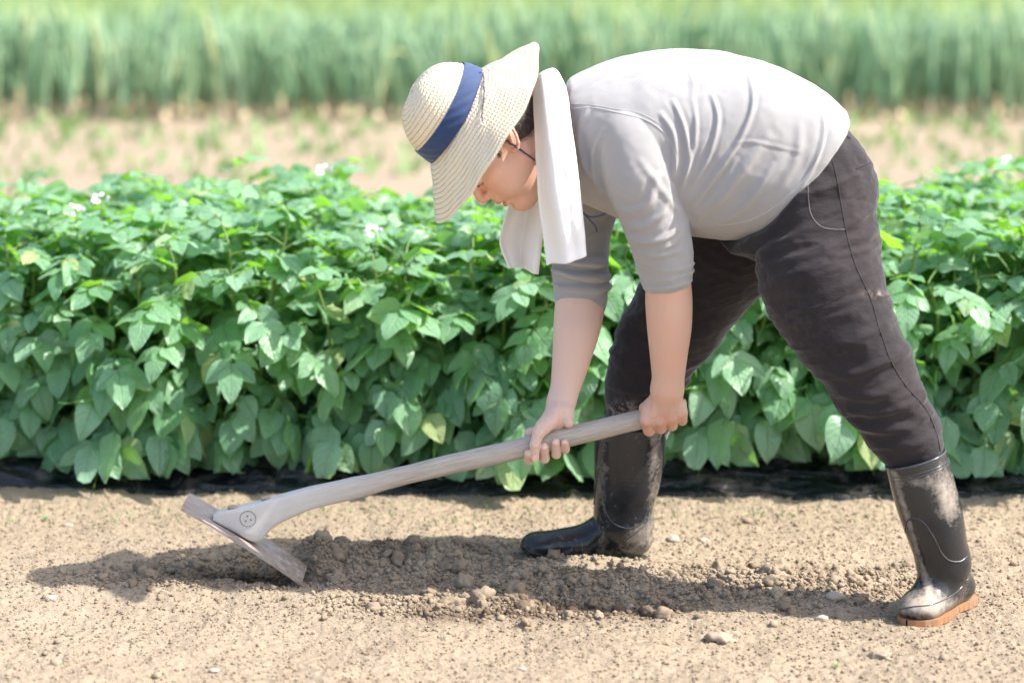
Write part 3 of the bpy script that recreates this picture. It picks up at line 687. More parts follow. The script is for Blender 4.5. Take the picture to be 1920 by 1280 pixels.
# ------------------------------------------------------------------ person: head frame
def camvec(r, u, t):                                                # right, up, toward the camera
    v = RT * r + UPV * u - FW * t; return v / np.linalg.norm(v)
HO0 = P(942, 256, -0.06); HO = P(945, 265, -0.06)
HU = camvec(-0.86, 0.455, 0.21); HF = camvec(-0.44, -0.88, 0.02); HF = unit(HF - HU * (HF @ HU)); HS = np.cross(HU, HF); HS = HS if HS[1] < 0 else -HS
RH = np.array([HS, HU, HF])
def HL(s, u, f): return HO + (HS * s + HU * u + HF * f) * 0.001
def E(s, u, f, a, b, c, k=8, op='u', rot=None):
    R = RH if rot is None else rot @ RH
    return EL(HL(s, u, f), np.array([a, b, c]) * .001, R, k * .001, op)
def C(p, q, ra, rb, k=8, op='u'): return RC(HL(*p), HL(*q), ra * .001, rb * .001, k * .001, op)
head = [E(0, 42, -12, 76, 88, 96), E(0, -14, 32, 68, 80, 68, 20), E(0, 34, 66, 58, 34, 34, 18)]
for s in (-1, 1):
    head += [C((s * 50, -42, 8), (s * 20, -84, 74), 24, 19, 26), E(s * 36, -34, 64, 30, 36, 36, 24), E(s * 44, -4, 68, 22, 16, 26, 18)]
head += [E(0, -84, 82, 26, 21, 27, 18), E(0, -97, 60, 30, 14, 34, 22), E(0, -36, 92, 28, 26, 22, 16)]
for s in (-1, 1):
    head += [E(s * 31, 14, 112, 16, 11, 15, 9, 's'), E(s * 30, 13, 90, 15, 11.5, 14.5, 3), C((s * 14, 27, 103), (s * 44, 27, 88), 6, 6, 9),
             C((s * 18, 11.5, 104.5), (s * 43, 10, 93), 1.2, 1.0, 1.5)]
head += [E(0, 14, 88, 17, 24, 17, 8), C((0, 26, 97), (0, -10, 120), 9.5, 10, 9), E(0, -17, 121, 11.5, 9.5, 9, 6)]
for s in (-1, 1): head += [E(s * 12.5, -20, 112, 7.5, 8, 9.5, 4), E(s * 7, -28.5, 115.5, 3.6, 4.5, 5, 2, 's')]
head += [C((-15, -37, 103), (15, -37, 103), 10, 10, 8), E(0, -47, 107.5, 21, 6.2, 9, 4), E(0, -63, 103.5, 19, 7.2, 10.5, 5), E(0, -54.5, 116, 19, 2.6, 14, 2, 's'), E(0, -72.5, 110, 18, 4, 7, 6, 's')]
# ears
def ear(sg):
    tr = lambda px, py, dy: (lambda q: HL(sg * (q[0] + 0), q[1], q[2]))(((P(px, py, -0.06) - HO) @ RH.T * 1000) + np.array([86 + dy, 0, 0]))
    shift = np.array([-25, 0])
    pts = [(941, 250, -6), (944, 240, 0), (951, 234.5, 4), (960, 235, 7), (969, 243, 9), (975, 255, 9), (979, 268, 7), (978, 277, 3), (972, 282, 0), (964, 279, -3), (958, 272, -5)]
    w_ = [tr(a + shift[0], b + shift[1], c) for a, b, c in pts]; rad = [3.6, 3.4, 3.3, 3.3, 3.2, 3.2, 3.6, 4.6, 5, 4.2, 3.5]
    out = [RC(w_[i], w_[i + 1], rad[i] * .001, rad[i + 1] * .001, 0.002) for i in range(len(w_) - 1)]
    c = tr(960 + shift[0], 257 + shift[1], -3); ax = unit(w_[1] - w_[8]); b = unit(HS * sg - 0.35 * HF * -1); R = np.array([unit(np.cross(ax, b)), ax, unit(np.cross(np.cross(ax, b), ax))])
    out.append(EL(c, (0.015, 0.026, 0.005), R, 0.005)); out.append(EL(tr(951 + shift[0], 262 + shift[1], 3), (0.008, 0.009, 0.010), R, 0.003, 's'))
    out.append(RC(tr(962 + shift[0], 250 + shift[1], 4), tr(968 + shift[0], 268 + shift[1], 3), 0.0026, 0.0026, 0.003))
    return out
head += ear(1) + ear(-1)
body = head + chain([(968, 236, -0.04, 60), (1020, 232, -0.02, 60), (1090, 245, 0.02, 52)], 0.03)
NHEAD = len(body)
# torso, hips and legs under the clothes
body += [RC(P(1150, 250, .05), P(1320, 255, .05), .12, .12, .05), RC(P(1320, 255, .05), P(1470, 300, .04), .12, .08, .05)]
body += chain([(1150, 235, -0.09, 55), (1230, 430, -0.11, 45), (1252, 520, -0.075, 40)], 0.03) + chain([(1253, 520, -0.075, 41), (1254, 560, -0.072, 44), (1255, 610, -0.068, 42), (1254, 660, -0.06, 36), (1253, 705, -0.052, 31), (1251, 730, -0.046, 30)], 0.012)
body += chain([(1140, 270, 0.18, 50), (1098, 430, 0.17, 38), (1089, 530, 0.11, 33)], 0.03) + chain([(1089, 530, 0.11, 33), (1088, 552, 0.105, 38), (1087, 572, 0.098, 45.5), (1085, 592, 0.09, 46), (1079, 630, 0.07, 42), (1070, 680, 0.055, 35), (1061, 722, 0.04, 29), (1053, 752, 0.028, 26)], 0.012)
body += chain([(1480, 320, -0.03, 60), (1550, 540, -0.12, 65), (1625, 720, -0.17, 50), (1715, 860, -0.18, 38), (1768, 1040, -0.17, 30)], 0.04)
body += chain([(1450, 330, 0.11, 60), (1300, 555, 0.17, 60), (1220, 690, 0.205, 48), (1185, 840, 0.22, 38), (1178, 990, 0.22, 30)], 0.04)
# --- far (right) hand: palm over the far side of the handle, fingertips coming up in front
def hp(px, py, d): return P(px, py, HY + d * 0.001)
def finger(pts, rs, k0=0.006, k=0.0012):
    w_ = [hp(*p) for p in pts]
    return [RC(w_[i], w_[i + 1], rs[i] * .001, rs[i + 1] * .001, k0 if i == 0 else k) for i in range(len(w_) - 1)]
hand = []
hand += [RC(P(1053, 752, .028), hp(1040, 785, 16), .0265, .024, .014), RC(hp(1062, 772, 8), hp(1066, 792, -6), .017, .0115, .012), RC(hp(1040, 785, 16), hp(1006, 812, 22), .022, .014, .012), RC(hp(1045, 790, 18), hp(1050, 806, 22), .018, .013, .010),
         RC(hp(1045, 772, 2), hp(1018, 798, -16), .0185, .0145, .012)]
for x0, x1, yb, tip, rr in ((994, 992, 862, 850, 10.8), (1018, 1021, 859, 838, 11.0), (1040, 1043, 851, 829, 10.6), (1057, 1060, 842, 829, 9.4)):
    ye = 822 - 0.235 * (x0 - 1030)
    hand += finger([(x0, ye - 18, 26), (x0 + 1, ye + 8, 30), (x1, yb - 2, 8), (x1, yb, -8), (x1 - 1, tip, -24)], (rr + 1.5, rr + 1, rr, rr * 0.98, rr * 0.86))
hand += finger([(1030, 792, -14), (1010, 812, -27), (1003, 833, -31), (1003, 858, -27)], (14, 12.2, 10.6, 8.6), 0.012, 0.003)
# --- near (left) hand: back to the camera, knuckles below, fingers closing behind the handle end
hand += [RC(P(1251, 730, -.046), hp(1248, 762, -30), .0305, .027, .014), RC(hp(1248, 755, -28), hp(1222, 785, -26), .024, .016, .014), RC(hp(1252, 755, -28), hp(1270, 778, -26), .022, .0145, .014), RC(hp(1225, 775, -24), hp(1270, 768, -24), .020, .018, .012)]
for x0, x1, y0, y1, rr in ((1212, 1217, 790, 808, 12.6), (1237, 1239, 791, 804, 12.4), (1259, 1260, 786, 799, 11.9), (1278, 1279, 777, 790, 10.6)):
    hand += finger([(x0 + (4 if x0 < 1270 else -9), y0 - 22, -28), (x0, y0 - 3, -33), (x1, y1 - 2, -12), (x1, y1 - 4, 10), (x1, y0 - 22, 26)], (rr + 2, rr + 1.4, rr, rr, rr * .9), 0.010, 0.0012)
hand += finger([(1228, 752, -22), (1210, 765, -4), (1212, 778, 22), (1230, 790, 34)], (15, 12.5, 11, 9.5), 0.012, 0.003)
for cx, cy in ((1213, 791), (1238, 790), (1260, 784), (1279, 776)): hand.append(EL(hp(cx, cy, -41), (.0085, .006, .008), None, .005))
for cx, cy in ((1224, 762), (1243, 758), (1262, 756)): hand.append(RC(hp(cx + 4, cy - 22, -50), hp(cx, cy + 18, -46), .003, .0035, .005))
body += hand
pbase = P(1450, 1095, 0.0); pbase[2] = 0
bme, bv = mesh_sdf("person", body, (-0.16, -0.36, 0.0), (1.06, 0.36, 1.16), 0.0020, MAT['skin'])
loc_h = (bv - HO) @ RH.T * 1000
def near(p, r): return np.exp(-np.sum(((loc_h - np.array(p)) / np.array(r)) ** 2, 1))
lip = np.clip(1.6 * (near((0, -48.5, 117), (19, 4.2, 7)) + near((0, -61, 114), (17, 5, 7))), 0, 1) * (loc_h[:, 2] > 100)
red = 0.75 * (near((85, 5, -5), (22, 34, 26)) + near((-85, 5, -5), (22, 34, 26))) + 0.35 * near((40, -25, 75), (30, 25, 30)) + 0.35 * near((0, -16, 124), (16, 12, 10))
pa, pb = proj(bv[:, 0], bv[:, 1], bv[:, 2])
for cx, cy in ((1003, 860), (1022, 848), (1043, 840), (1058, 838), (1214, 798), (1239, 801), (1261, 795), (1280, 788), (1245, 780)): red = red + 0.45 * np.exp(-((pa - cx) / 11) ** 2 - ((pb - cy) / 11) ** 2) * (pb > 700)
dark = near((31, 9.5, 103), (13, 1.5, 6)) * 0.8 + near((7, -29, 112), (3.5, 3.5, 6)) * 0.5 + near((0, -54.5, 104), (16, 1.6, 8)) * 0.6
attr(bme, "dirt", 0.35 * sstep(755, 785, pb) * sstep(880, 860, pb) * (pa > 960) * (pa < 1310)); attr(bme, "lip", lip); attr(bme, "red", np.clip(red, 0, 1)); attr(bme, "dark", np.clip(dark, 0, 0.9)); attr(bme, "pale", sstep(500, 560, pb) * sstep(1150, 1120, pa))
bme.vertices.foreach_set("co", (bv - pbase).astype(np.float32).ravel()); bme.update()
person = tag(link("person", bme, loc=pbase), "man in grey sweater, dark trousers, rubber boots and straw hat bending to hoe", "person")
def child(name, V, F, mat, parent=None, smooth=True):
    return link(name, mesh_np(name, V, F, mat, smooth, loc=pbase), parent or person)

# fingernails
def bvh_of(V, F): return BVHTree.FromPolygons([tuple(v) for v in V], [tuple(f) for f in F])
def faces_of(me):
    a = np.empty(len(me.loops), dtype=np.int32); me.loops.foreach_get("vertex_index", a); return a.reshape(-1, 4)
def cast(bvh, px, py, off=0.0):
    h, n, i, d = bvh.ray_cast(Vector(CAM), Vector(unit(ray(px, py))))
    return (np.array(h) + np.array(n) * off) if h is not None else None
def on_surface(bvh, pts, n, off=0.0):
    out = [cast(bvh, x, y, off) for x, y in spline(pts, n)]; return [o for o in out if o is not None]
def seam(name, bvh, pts, rad, mat, parent, n=40, off=0.0):
    p = on_surface(bvh, pts, n, off)
    if len(p) < 3: return
    pn = np.array(p); keep = np.concatenate([[True], np.linalg.norm(np.diff(pn, axis=0), axis=1) < 0.03]); pn = pn[keep]
    v, f = tube(pn, rad, 6); return child(name, v, f, mat, parent)
bb = bvh_of(bv, faces_of(bme))
nail = M("fingernail", 0.3, 0.5); nail.col((0.74, 0.50, 0.42))
for (px, py, w_, h_) in ((1003, 860, 5.5, 7), (1021, 838, 5, 4.5), (1041, 829, 5, 5), (1057, 829, 4, 4)):
    c = cast(bb, px, py)
    if c is None: continue
    h, nr, _, _ = bb.ray_cast(Vector(CAM), Vector(unit(ray(px, py)))); nr = np.array(nr); sx = unit(np.cross([0, 0, 1.0], nr)); sz = np.cross(nr, sx)
    V0, F0 = I3; q = c + nr * 0.0001 + V0[:, :1] * sx * w_ * mpp() + V0[:, 1:2] * sz * h_ * mpp() + V0[:, 2:] * nr * 0.0012
    child("fingernail", q, F0, nail.m)

# hair: short, dark, under the hat and down the nape
hairp = [E(0, 42, -14, 80, 92, 99), E(0, -6, -34, 66, 46, 68, 18), E(0, 34, 60, 90, 74, 90, 2, 's'), E(0, -60, 20, 120, 48, 80, 6, 's')]
hme, hv = mesh_sdf("hair", hairp, HO - 0.16, HO + 0.16, 0.003, MAT['hair'])
nh = normals(hme); hv2 = hv + nh * (0.0012 * vnoise(hv * 300))[:, None]; hme.vertices.foreach_set("co", (hv2 - pbase).astype(np.float32).ravel()); hme.update(); hair = link("hair", hme, person)
# short strands along the hairline and the sideburn
r = np.random.default_rng(3); SV = []; SF = []; o = 0
lh = (hv - HO) @ RH.T * 1000
cand = np.where((lh[:, 0] > 10) & (lh[:, 1] < 40) & (lh[:, 2] < 20))[0]
pick = r.choice(cand, min(3500, len(cand)), replace=False)
def strand(p, d, L, wd):
    global o
    s = unit(np.cross(d, r.standard_normal(3))) * wd; q = [p - s, p + s, p + d * L * .6 + s * .6, p + d * L * .6 - s * .6, p + d * L]
    SV.extend(q); SF.append([o, o + 1, o + 2]); SF.append([o, o + 2, o + 3]); SF.append([o + 3, o + 2, o + 4]); o += 5
for k in pick:
    strand(hv[k], unit(nh[k] * 0.45 - HU * 0.9 - HF * 0.1 + 0.25 * r.standard_normal(3)), r.uniform(0.006, 0.014), 0.00035)
for k in range(520):                                                # sideburn in front of the ear
    a, b = r.uniform(0, 1), r.uniform(0, 1); px, py = 912 + a * 20 + b * 3, 268 + a * 22 - b * 10 + r.uniform(-4, 4)
    c = cast(bb, px + 3, py + 6)
    if c is not None: strand(c, unit(-HU * 0.9 - HS * -0.15 + 0.25 * r.standard_normal(3)), r.uniform(0.004, 0.009), 0.0003)
child("short_hairs", np.array(SV), np.array(SF), MAT['hair'], hair)
SV = []; SF = []; o = 0
for k in range(60):                                                 # lashes of the lowered eye
    a = r.uniform(0, 1); b0 = HL(18 + 25 * a, 10 - a * 2, 105.5 - 11 * a); strand(b0, unit(HF * 0.6 - HU * 0.7 + HS * (a - 0.3) * 0.6 + 0.1 * r.standard_normal(3)), 0.006, 0.0003)
child("eyelashes", np.array(SV), np.array(SF), MAT['hair'])
SV = []; SF = []; o = 0
for sg in (-1, 1):
    for k in range(160):
        a = r.uniform(0, 1); strand(HL(sg * (14 + 34 * a), 31 + 3 * math.sin(a * 3) + r.uniform(-3, 3), 111 - 19 * a * a), unit(HS * sg * 0.9 - HU * 0.2 + HF * 0.25 + 0.15 * r.standard_normal(3)), 0.008, 0.0003)
child("eyebrows", np.array(SV), np.array(SF), MAT['hair'])

# ------------------------------------------------------------------ hat
PX = 1.064
HU0, HF0, HS0 = HU, HF, HS
HC = HL(0, 97 * PX, 8 * PX) + HO0 - HO                                         # centre of the band's lower edge
prof = np.array([(0.01, 93), (18, 92.5), (36, 89), (54, 81), (69, 68), (80, 51), (87, 32), (90.5, 14), (92, 0), (97, -5.5), (112, -15), (132, -31), (155, -47.5), (172, -59), (182, -66), (183.5, -68)]) * PX * 0.001
HU = camvec(-0.86, 0.455, 0.25); HF = unit(HF0 - HU * (HF0 @ HU)); HS = np.cross(HU, HF); HS = HS if HS[1] < 0 else -HS
pf_ = spline(prof, 150); arc = np.concatenate([[0], np.cumsum(np.linalg.norm(np.diff(pf_, axis=0), axis=1))]); na = 180
rowh = 0.0098
s_even = np.linspace(0, arc[-1], 170); pr = np.interp(s_even, arc, pf_[:, 0]); pz = np.interp(s_even, arc, pf_[:, 1])
tr_ = np.gradient(pr); tz_ = np.gradient(pz); nl_ = np.hypot(tr_, tz_); nr_, nz_ = -tz_ / nl_, tr_ / nl_
an = np.arange(na + 1) / na * 2 * math.pi
S, A = np.meshgrid(s_even, an, indexing='ij')
spir = S / rowh + A / (2 * math.pi)
bumpv = 0.0008 * (np.sqrt(np.clip(np.sin(np.pi * (spir % 1.0)), 0, 1))) + 0.0004 * np.sin(A * 160 + S * 3000)
def hatpt(off):
    d = bumpv * (1 if off > 0 else -0.6) + off
    rr = pr[:, None] + nr_[:, None] * d; zz = pz[:, None] + nz_[:, None] * d
    out = sstep(0.1, 0.19, pr)[:, None]
    zz = zz + out * (0.0035 * np.sin(A * 2 + 0.6) + 0.0025 * np.sin(A * 5 + 1.3) + 0.0012 * np.sin(A * 13)) + 0.0012 * np.sin(A * 3 + S * 60)
    rr = rr * (1 + 0.008 * np.sin(A * 3 + 1) + out * 0.006 * np.sin(A * 7))
    el = 1.04
    return HC + (rr * np.cos(A))[..., None] * HF * el + (rr * np.sin(A))[..., None] * HS + zz[..., None] * HU
Vo = hatpt(0.0006).reshape(-1, 3); Vi = hatpt(-0.0014).reshape(-1, 3); gf = grid_faces(170, na + 1); nn_ = len(Vo)
le = 169 * (na + 1) + np.arange(na); ef = np.stack([le, le + 1, le + 1 + nn_, le + nn_], 1)
F = np.concatenate([gf, gf[:, ::-1] + nn_, ef]); 
hat = child("straw_hat", np.vstack([Vo, Vi]), F, MAT['straw'])
uvv = np.stack([(A * np.maximum(pr[:, None], 0.02)).ravel(), spir.ravel()], 1); uvv = np.vstack([uvv, uvv]); ul = hat.data.uv_layers.new(name="UVMap"); ul.data.foreach_set("uv", uvv[F.ravel()].astype(np.float32).ravel())
# ribbon
m_ = (pz > -0.0015) & (pz < 0.0375); bi_ = np.where(m_)[0]; brr = pr[bi_] + 0.0046; bzz = pz[bi_]; AA = an[None, :]
BW = 0.0006 * np.sin(AA * 23 + bzz[:, None] * 300) + 0.0005 * np.sin(AA * 9)
BV = HC + ((brr[:, None] + BW) * np.cos(AA))[..., None] * HF * 1.04 + ((brr[:, None] + BW) * np.sin(AA))[..., None] * HS + (bzz[:, None] + 0.0012 * np.sin(AA * 3) + 0 * AA)[..., None] * HU
sh = BV.shape; BI = BV - 0.0016 * (BV - HC) / np.linalg.norm(BV - HC, axis=-1)[..., None]
gf = grid_faces(sh[0], sh[1]); n2 = sh[0] * sh[1]; e0 = np.arange(na); e1 = (sh[0] - 1) * sh[1] + np.arange(na)
child("hat_ribbon", np.vstack([BV.reshape(-1, 3), BI.reshape(-1, 3)]), np.concatenate([gf, gf[:, ::-1] + n2, np.stack([e0 + 1, e0, e0 + n2, e0 + 1 + n2], 1), np.stack([e1, e1 + 1, e1 + 1 + n2, e1 + n2], 1)]), MAT['navy'], hat)
hb = bvh_of(Vo, grid_faces(170, na + 1))
p = on_surface(hb, [(897, 139), (907, 141), (909, 160), (908, 190), (905, 215), (906, 230)], 24, 0.003); ex = [HL(*v) for v in ()]
if len(p) > 3: v, f = tube(p, 0.0013, 6); child("chin_cord", v, f, MAT['cord'], hat)
c = cast(hb, 906, 232, 0.001)
if c is not None:
    ring_ = [c + 0.0032 * (math.cos(a) * RT + math.sin(a) * UPV) for a in np.linspace(0, 6.28, 14)]; v, f = tube(ring_, 0.0012, 6); eym = simple("white_eyelet", (0.75, 0.75, 0.78)); child("eyelet", v, f, eym, hat)
cp = [P(930, 247, -0.15), P(944, 258, -0.153)] 
sp_ = [cast(bb, x, y, 0.0024) for x, y in spline([(943, 258), (960, 270), (985, 288), (1010, 306), (1022, 313)], 24)]
sp_ = [q for q in sp_ if q is not None]; v, f = tube(spline([P(925, 244, -0.145)] + sp_, 50), 0.0017, 6); child("chin_cord", v, f, MAT['cord'], hat)
v1_ = tube(spline([P(1082, 385, -.13), P(1092, 398, -.145), P(1105, 406, -.150), P(1122, 405, -.150), P(1136, 400, -.150)], 20), 0.0018, 6); v2_ = tube(spline([P(1091, 396, -.145), P(1104, 410, -.148), P(1116, 424, -.146), P(1120, 436, -.145)], 16), 0.0014, 6)
v, f = merge([v1_, v2_]); child("cord_end", v, f, MAT['cord'], hat)
HU, HF, HS = HU0, HF0, HS0
# loose straw ends
q = [cast(hb, 800, 145), P(808, 130, -.08), P(818, 126, -.08), cast(hb, 828, 132)]
if q[0] is not None and q[3] is not None: v, f = tube(spline(q, 12), 0.0005, 4); child("loose_straw", v, f, MAT['straw'], hat)

# ------------------------------------------------------------------ clothes
def prof_table(pts, sm=16):
    xs_ = np.arange(900, 1750, 2.0); p = np.array(pts, float); v = np.interp(xs_, p[:, 0], p[:, 1]); k = np.exp(-(np.arange(-30, 31) * 2.0 / sm) ** 2); k /= k.sum()
    v = np.convolve(np.pad(v, 30, mode='edge'), k, mode='valid'); return xs_, v
TX, TTOP = prof_table([(1000, 190), (1045, 165), (1070, 148), (1100, 132), (1150, 113), (1200, 99), (1250, 92), (1300, 91), (1360, 97), (1440, 118), (1500, 143), (1550, 176), (1580, 205), (1650, 280)])
_, TBOT = prof_table([(1000, 300), (1050, 350), (1085, 378), (1165, 412), (1230, 430), (1300, 438), (1370, 446), (1430, 436), (1500, 425), (1600, 420)])
_, THW = prof_table([(1000, 0.08), (1050, 0.11), (1090, 0.155), (1140, 0.185), (1200, 0.205), (1300, 0.21), (1400, 0.215), (1500, 0.205), (1600, 0.19)])
TYC = 0.03
def torso_fn(grow=0.0):
    def fn(Q):
        a, b = proj(Q[:, 0], np.full(len(Q), TYC), Q[:, 2])
        t = np.interp(a, TX, TTOP); bo = np.interp(a, TX, TBOT); hw_ = np.interp(a, TX, THW) + grow; n = 2.25 + 0.55 * sstep(1330, 1450, a)
        m = mpp(TYC); c = (t + bo) / 2; hz = (bo - t) / 2 * m + grow
        u = np.abs(Q[:, 1] - TYC) / hw_; v = np.abs(b - c) * m / hz
        return ((u ** n + v ** n) ** (1 / n) - 1) * np.minimum(hz, hw_)
    return fn
nh_ = unit([0.78, 0.10, -0.62]); hp0 = P(1567, 210, TYC)
def plane(p0, n, rnd=0.004): return (lambda Q: (Q - p0) @ n), 'i', rnd
sweater = [(torso_fn(), 'u', 0.0)]
pl_neck = P(1050, 230, 0); sweater.append(((lambda Q: (Q - pl_neck) @ unit([-0.97, 0.0, 0.2])), 'i', 0.01))
sweater.append(plane(hp0, nh_, 0.006))
sweater += chain([(1150, 235, -0.075, 62), (1182, 262, -0.105, 72), (1200, 330, -0.125, 70), (1222, 400, -0.115, 62), (1238, 450, -0.10, 57), (1246, 487, -0.088, 54), (1251, 512, -0.080, 50)], 0.035, 0.02)
NS = len(sweater)
for cx, cy, rr, tilt in ((1246, 482, 55, 0.22), (1250, 500, 54.5, 0.12), (1253, 516, 52, 0.22), (1254, 532, 47, 0.16)):
    c = P(cx, cy, -0.083); R = np.array([unit([1, 0, tilt]), [0, 1, 0], unit([-tilt, 0, 1])]); sweater.append(EL(c, (rr * mpp(-.08), rr * mpp(-.08), 0.0125), R, 0.0015))
sweater += chain([(1150, 270, 0.15, 55), (1105, 390, 0.18, 54), (1090, 450, 0.16, 53), (1087, 500, 0.135, 53), (1088, 560, 0.108, 49)], 0.03, 0.02)
for cx, cy, rr, tilt in ((1087, 486, 56, -.10), (1088, 512, 57.5, -.14), (1090, 535, 56, -.06)):
    c = P(cx, cy, 0.113); R = np.array([unit([1, 0, tilt]), [0, 1, 0], unit([-tilt, 0, 1])]); sweater.append(EL(c, (rr * mpp(.11), rr * mpp(.11), 0.0145), R, 0.005))
sweater += [((lambda Q: -np.maximum((Q - P(1254, 548, -.083)) @ unit([0.17, 0, 1]), 0) - 1e3 * 0), 'i', 0)][:0]
def ridges(V, N, lines, ymid, dirn=-1):
    """lines: (points px, width px, amplitude m); displaced along the normal on the camera side"""
    pa, pb = proj(V[:, 0], V[:, 1], V[:, 2]); out = np.zeros(len(V)); facing = np.clip(-(N[:, 1]) * 2.0 + 0.3, 0, 1)
    for pts, wd, amp in lines:
        wd = wd * 0.85
        c = spline(pts, 24); best = np.full(len(V), 1e9); tt_ = 0
        lo_, hi_ = c.min(0) - 4 * wd, c.max(0) + 4 * wd; m = np.where((pa > lo_[0]) & (pa < hi_[0]) & (pb > lo_[1]) & (pb < hi_[1]))[0]
        if not len(m): continue
        q = np.stack([pa[m], pb[m]], 1); b = np.full(len(m), 1e9); tb = np.zeros(len(m))
        for k in range(23):
            d = c[k + 1] - c[k]; t = np.clip(((q - c[k]) @ d) / max(d @ d, 1e-9), 0, 1); ds = np.linalg.norm(q - c[k] - t[:, None] * d, axis=1); u = ds < b; b[u] = ds[u]; tb[u] = (k + t[u]) / 23
        sg = np.exp(-(b / wd) ** 2) - 0.45 * np.exp(-((b - 1.9 * wd) / wd) ** 2)
        out[m] += amp * sg * np.sin(np.pi * np.clip(tb * 0.9 + 0.05, 0, 1)) ** 0.6
    return 0.78 * out * facing
sme, sv = mesh_sdf("sweater", sweater, (-0.02, -0.30, 0.55), (0.80, 0.36, 1.16), 0.0030, MAT['knit'])
sn = normals(sme); pa, pb = proj(sv[:, 0], sv[:, 1], sv[:, 2])
L_ = [([(1262, 190), (1283, 240), (1292, 300), (1278, 350)], 5, .0055), ([(1300, 190), (1305, 240), (1298, 290), (1280, 345)], 4.5, .004), ([(1335, 180), (1346, 225), (1330, 290), (1300, 345)], 5, .0055),
      ([(1405, 140), (1412, 195), (1388, 260), (1340, 330), (1300, 385)], 5.5, .0065), ([(1440, 260), (1400, 310), (1350, 370), (1310, 405)], 9, .006), ([(1470, 300), (1430, 350), (1380, 400), (1330, 425)], 12, .005),
      ([(1530, 180), (1545, 240), (1530, 300), (1505, 345), (1465, 385)], 4.5, .0045), ([(1500, 230), (1495, 290), (1470, 340), (1430, 385)], 9, .004), ([(1375, 268), (1410, 266), (1450, 274), (1500, 286)], 4, .0014), ([(1200, 300), (1260, 380), (1310, 430)], 7, .003), ([(1290, 120), (1300, 160), (1296, 200)], 6, .002), ([(1380, 300), (1350, 350), (1300, 400)], 5, .003), ([(1450, 310), (1410, 370), (1370, 410)], 5, .003), ([(1420, 285), (1380, 340), (1340, 390)], 14, .004),
      ([(1240, 215), (1262, 250), (1268, 300), (1262, 330)], 6, .006), ([(1100, 205), (1085, 250), (1095, 310), (1125, 360)], 6, .006), ([(1130, 245), (1112, 290), (1118, 340), (1145, 375)], 6, .0055),
      ([(1150, 385), (1180, 400), (1215, 380), (1232, 330)], 8, .006), ([(1165, 412), (1200, 425), (1240, 400), (1258, 350)], 8, .006), ([(1175, 440), (1210, 455), (1260, 440), (1285, 410)], 7, .005), ([(1240, 470), (1270, 450), (1290, 420)], 6, .004),
      ([(1190, 470), (1230, 480), (1280, 470)], 5, .004), ([(1040, 470), (1080, 480), (1130, 462)], 6, .004), ([(1060, 440), (1090, 450), (1120, 435)], 6, .004)]
dsp = ridges(sv, sn, L_, TYC)
q3 = sv * np.array([1, 1, 1]); dsp += 0.0035 * vnoise(q3 * np.array([11, 9, 5]) + 3) + 0.0018 * vnoise(q3 * 24 + 9) + 0.0006 * vnoise(q3 * 70)
cuff = ((pb > 478) & (pb < 580)); dsp += np.where(cuff, 0.0016 * vnoise(sv * np.array([30, 30, 110])), 0)
sv2 = sv + sn * dsp[:, None]
sme.vertices.foreach_set("co", (sv2 - pbase).astype(np.float32).ravel()); sme.update(); sw = link("sweater", sme, person)
sb = bvh_of(sv2, faces_of(sme))
knit2 = simple("knit_rib_seam", (0.44, 0.425, 0.42), (0.38, 0.37, 0.37), 0.95, 60, 300, 0.001, 0.2, 0.3)
seam("shoulder_seam", sb, [(1068, 205), (1110, 202), (1160, 212), (1210, 225), (1245, 250), (1266, 290), (1268, 325)], 0.0016, knit2, sw, 60, -0.0006)
seam("shoulder_seam", sb, [(1062, 196), (1100, 196), (1150, 204), (1200, 213), (1240, 234)], 0.0012, knit2, sw, 50, -0.0005)
seam("armhole_seam", sb, [(1136, 250), (1114, 275), (1108, 310), (1118, 345)], 0.0016, knit2, sw, 30, -0.0006)
seam("hem_seam", sb, [(1536, 178), (1549, 215), (1547, 255), (1532, 300), (1500, 345), (1450, 390), (1400, 415), (1340, 424)], 0.0016, knit2, sw, 60, -0.0006)

# trousers
tr = []
tr += chain([(1470, 292, -0.02, 110), (1524, 352, -0.058, 101)], 0.05) + chain([(1455, 300, 0.11, 110), (1490, 360, 0.11, 104)], 0.06) + chain([(1402, 394, -0.03, 84), (1480, 410, -0.07, 98)], 0.04)
tr += chain([(1468, 302, 0.05, 112), (1520, 348, 0.04, 104)], 0.06)
tr += chain([(1524, 352, -0.058, 101), (1530, 440, -0.09, 110), (1537, 525, -0.125, 112), (1585, 620, -0.155, 95), (1631, 700, -0.175, 83), (1670, 765, -0.18, 72), (1709, 832, -0.18, 61), (1722, 880, -0.18, 48)], 0.05, 0.03)
tr += chain([(1470, 370, 0.12, 102), (1385, 450, 0.15, 100), (1300, 555, 0.18, 92), (1240, 640, 0.20, 84), (1215, 700, 0.21, 76), (1206, 752, 0.22, 70), (1190, 800, 0.22, 58), (1186, 840, 0.22, 46)], 0.05, 0.03)
nback = unit(nh_); hpT = hp0 - nback * 0.006
tr.append(((lambda Q: -((Q - hpT) @ nback) - 0.07 * sstep(-0.06, 0.08, Q[:, 1])), 'i', 0.01))
tme, tv = mesh_sdf("trousers", tr, (0.10, -0.34, 0.20), (1.02, 0.40, 1.08), 0.0032, MAT['trousers'])
tn = normals(tme); pa, pb = proj(tv[:, 0], tv[:, 1], tv[:, 2])
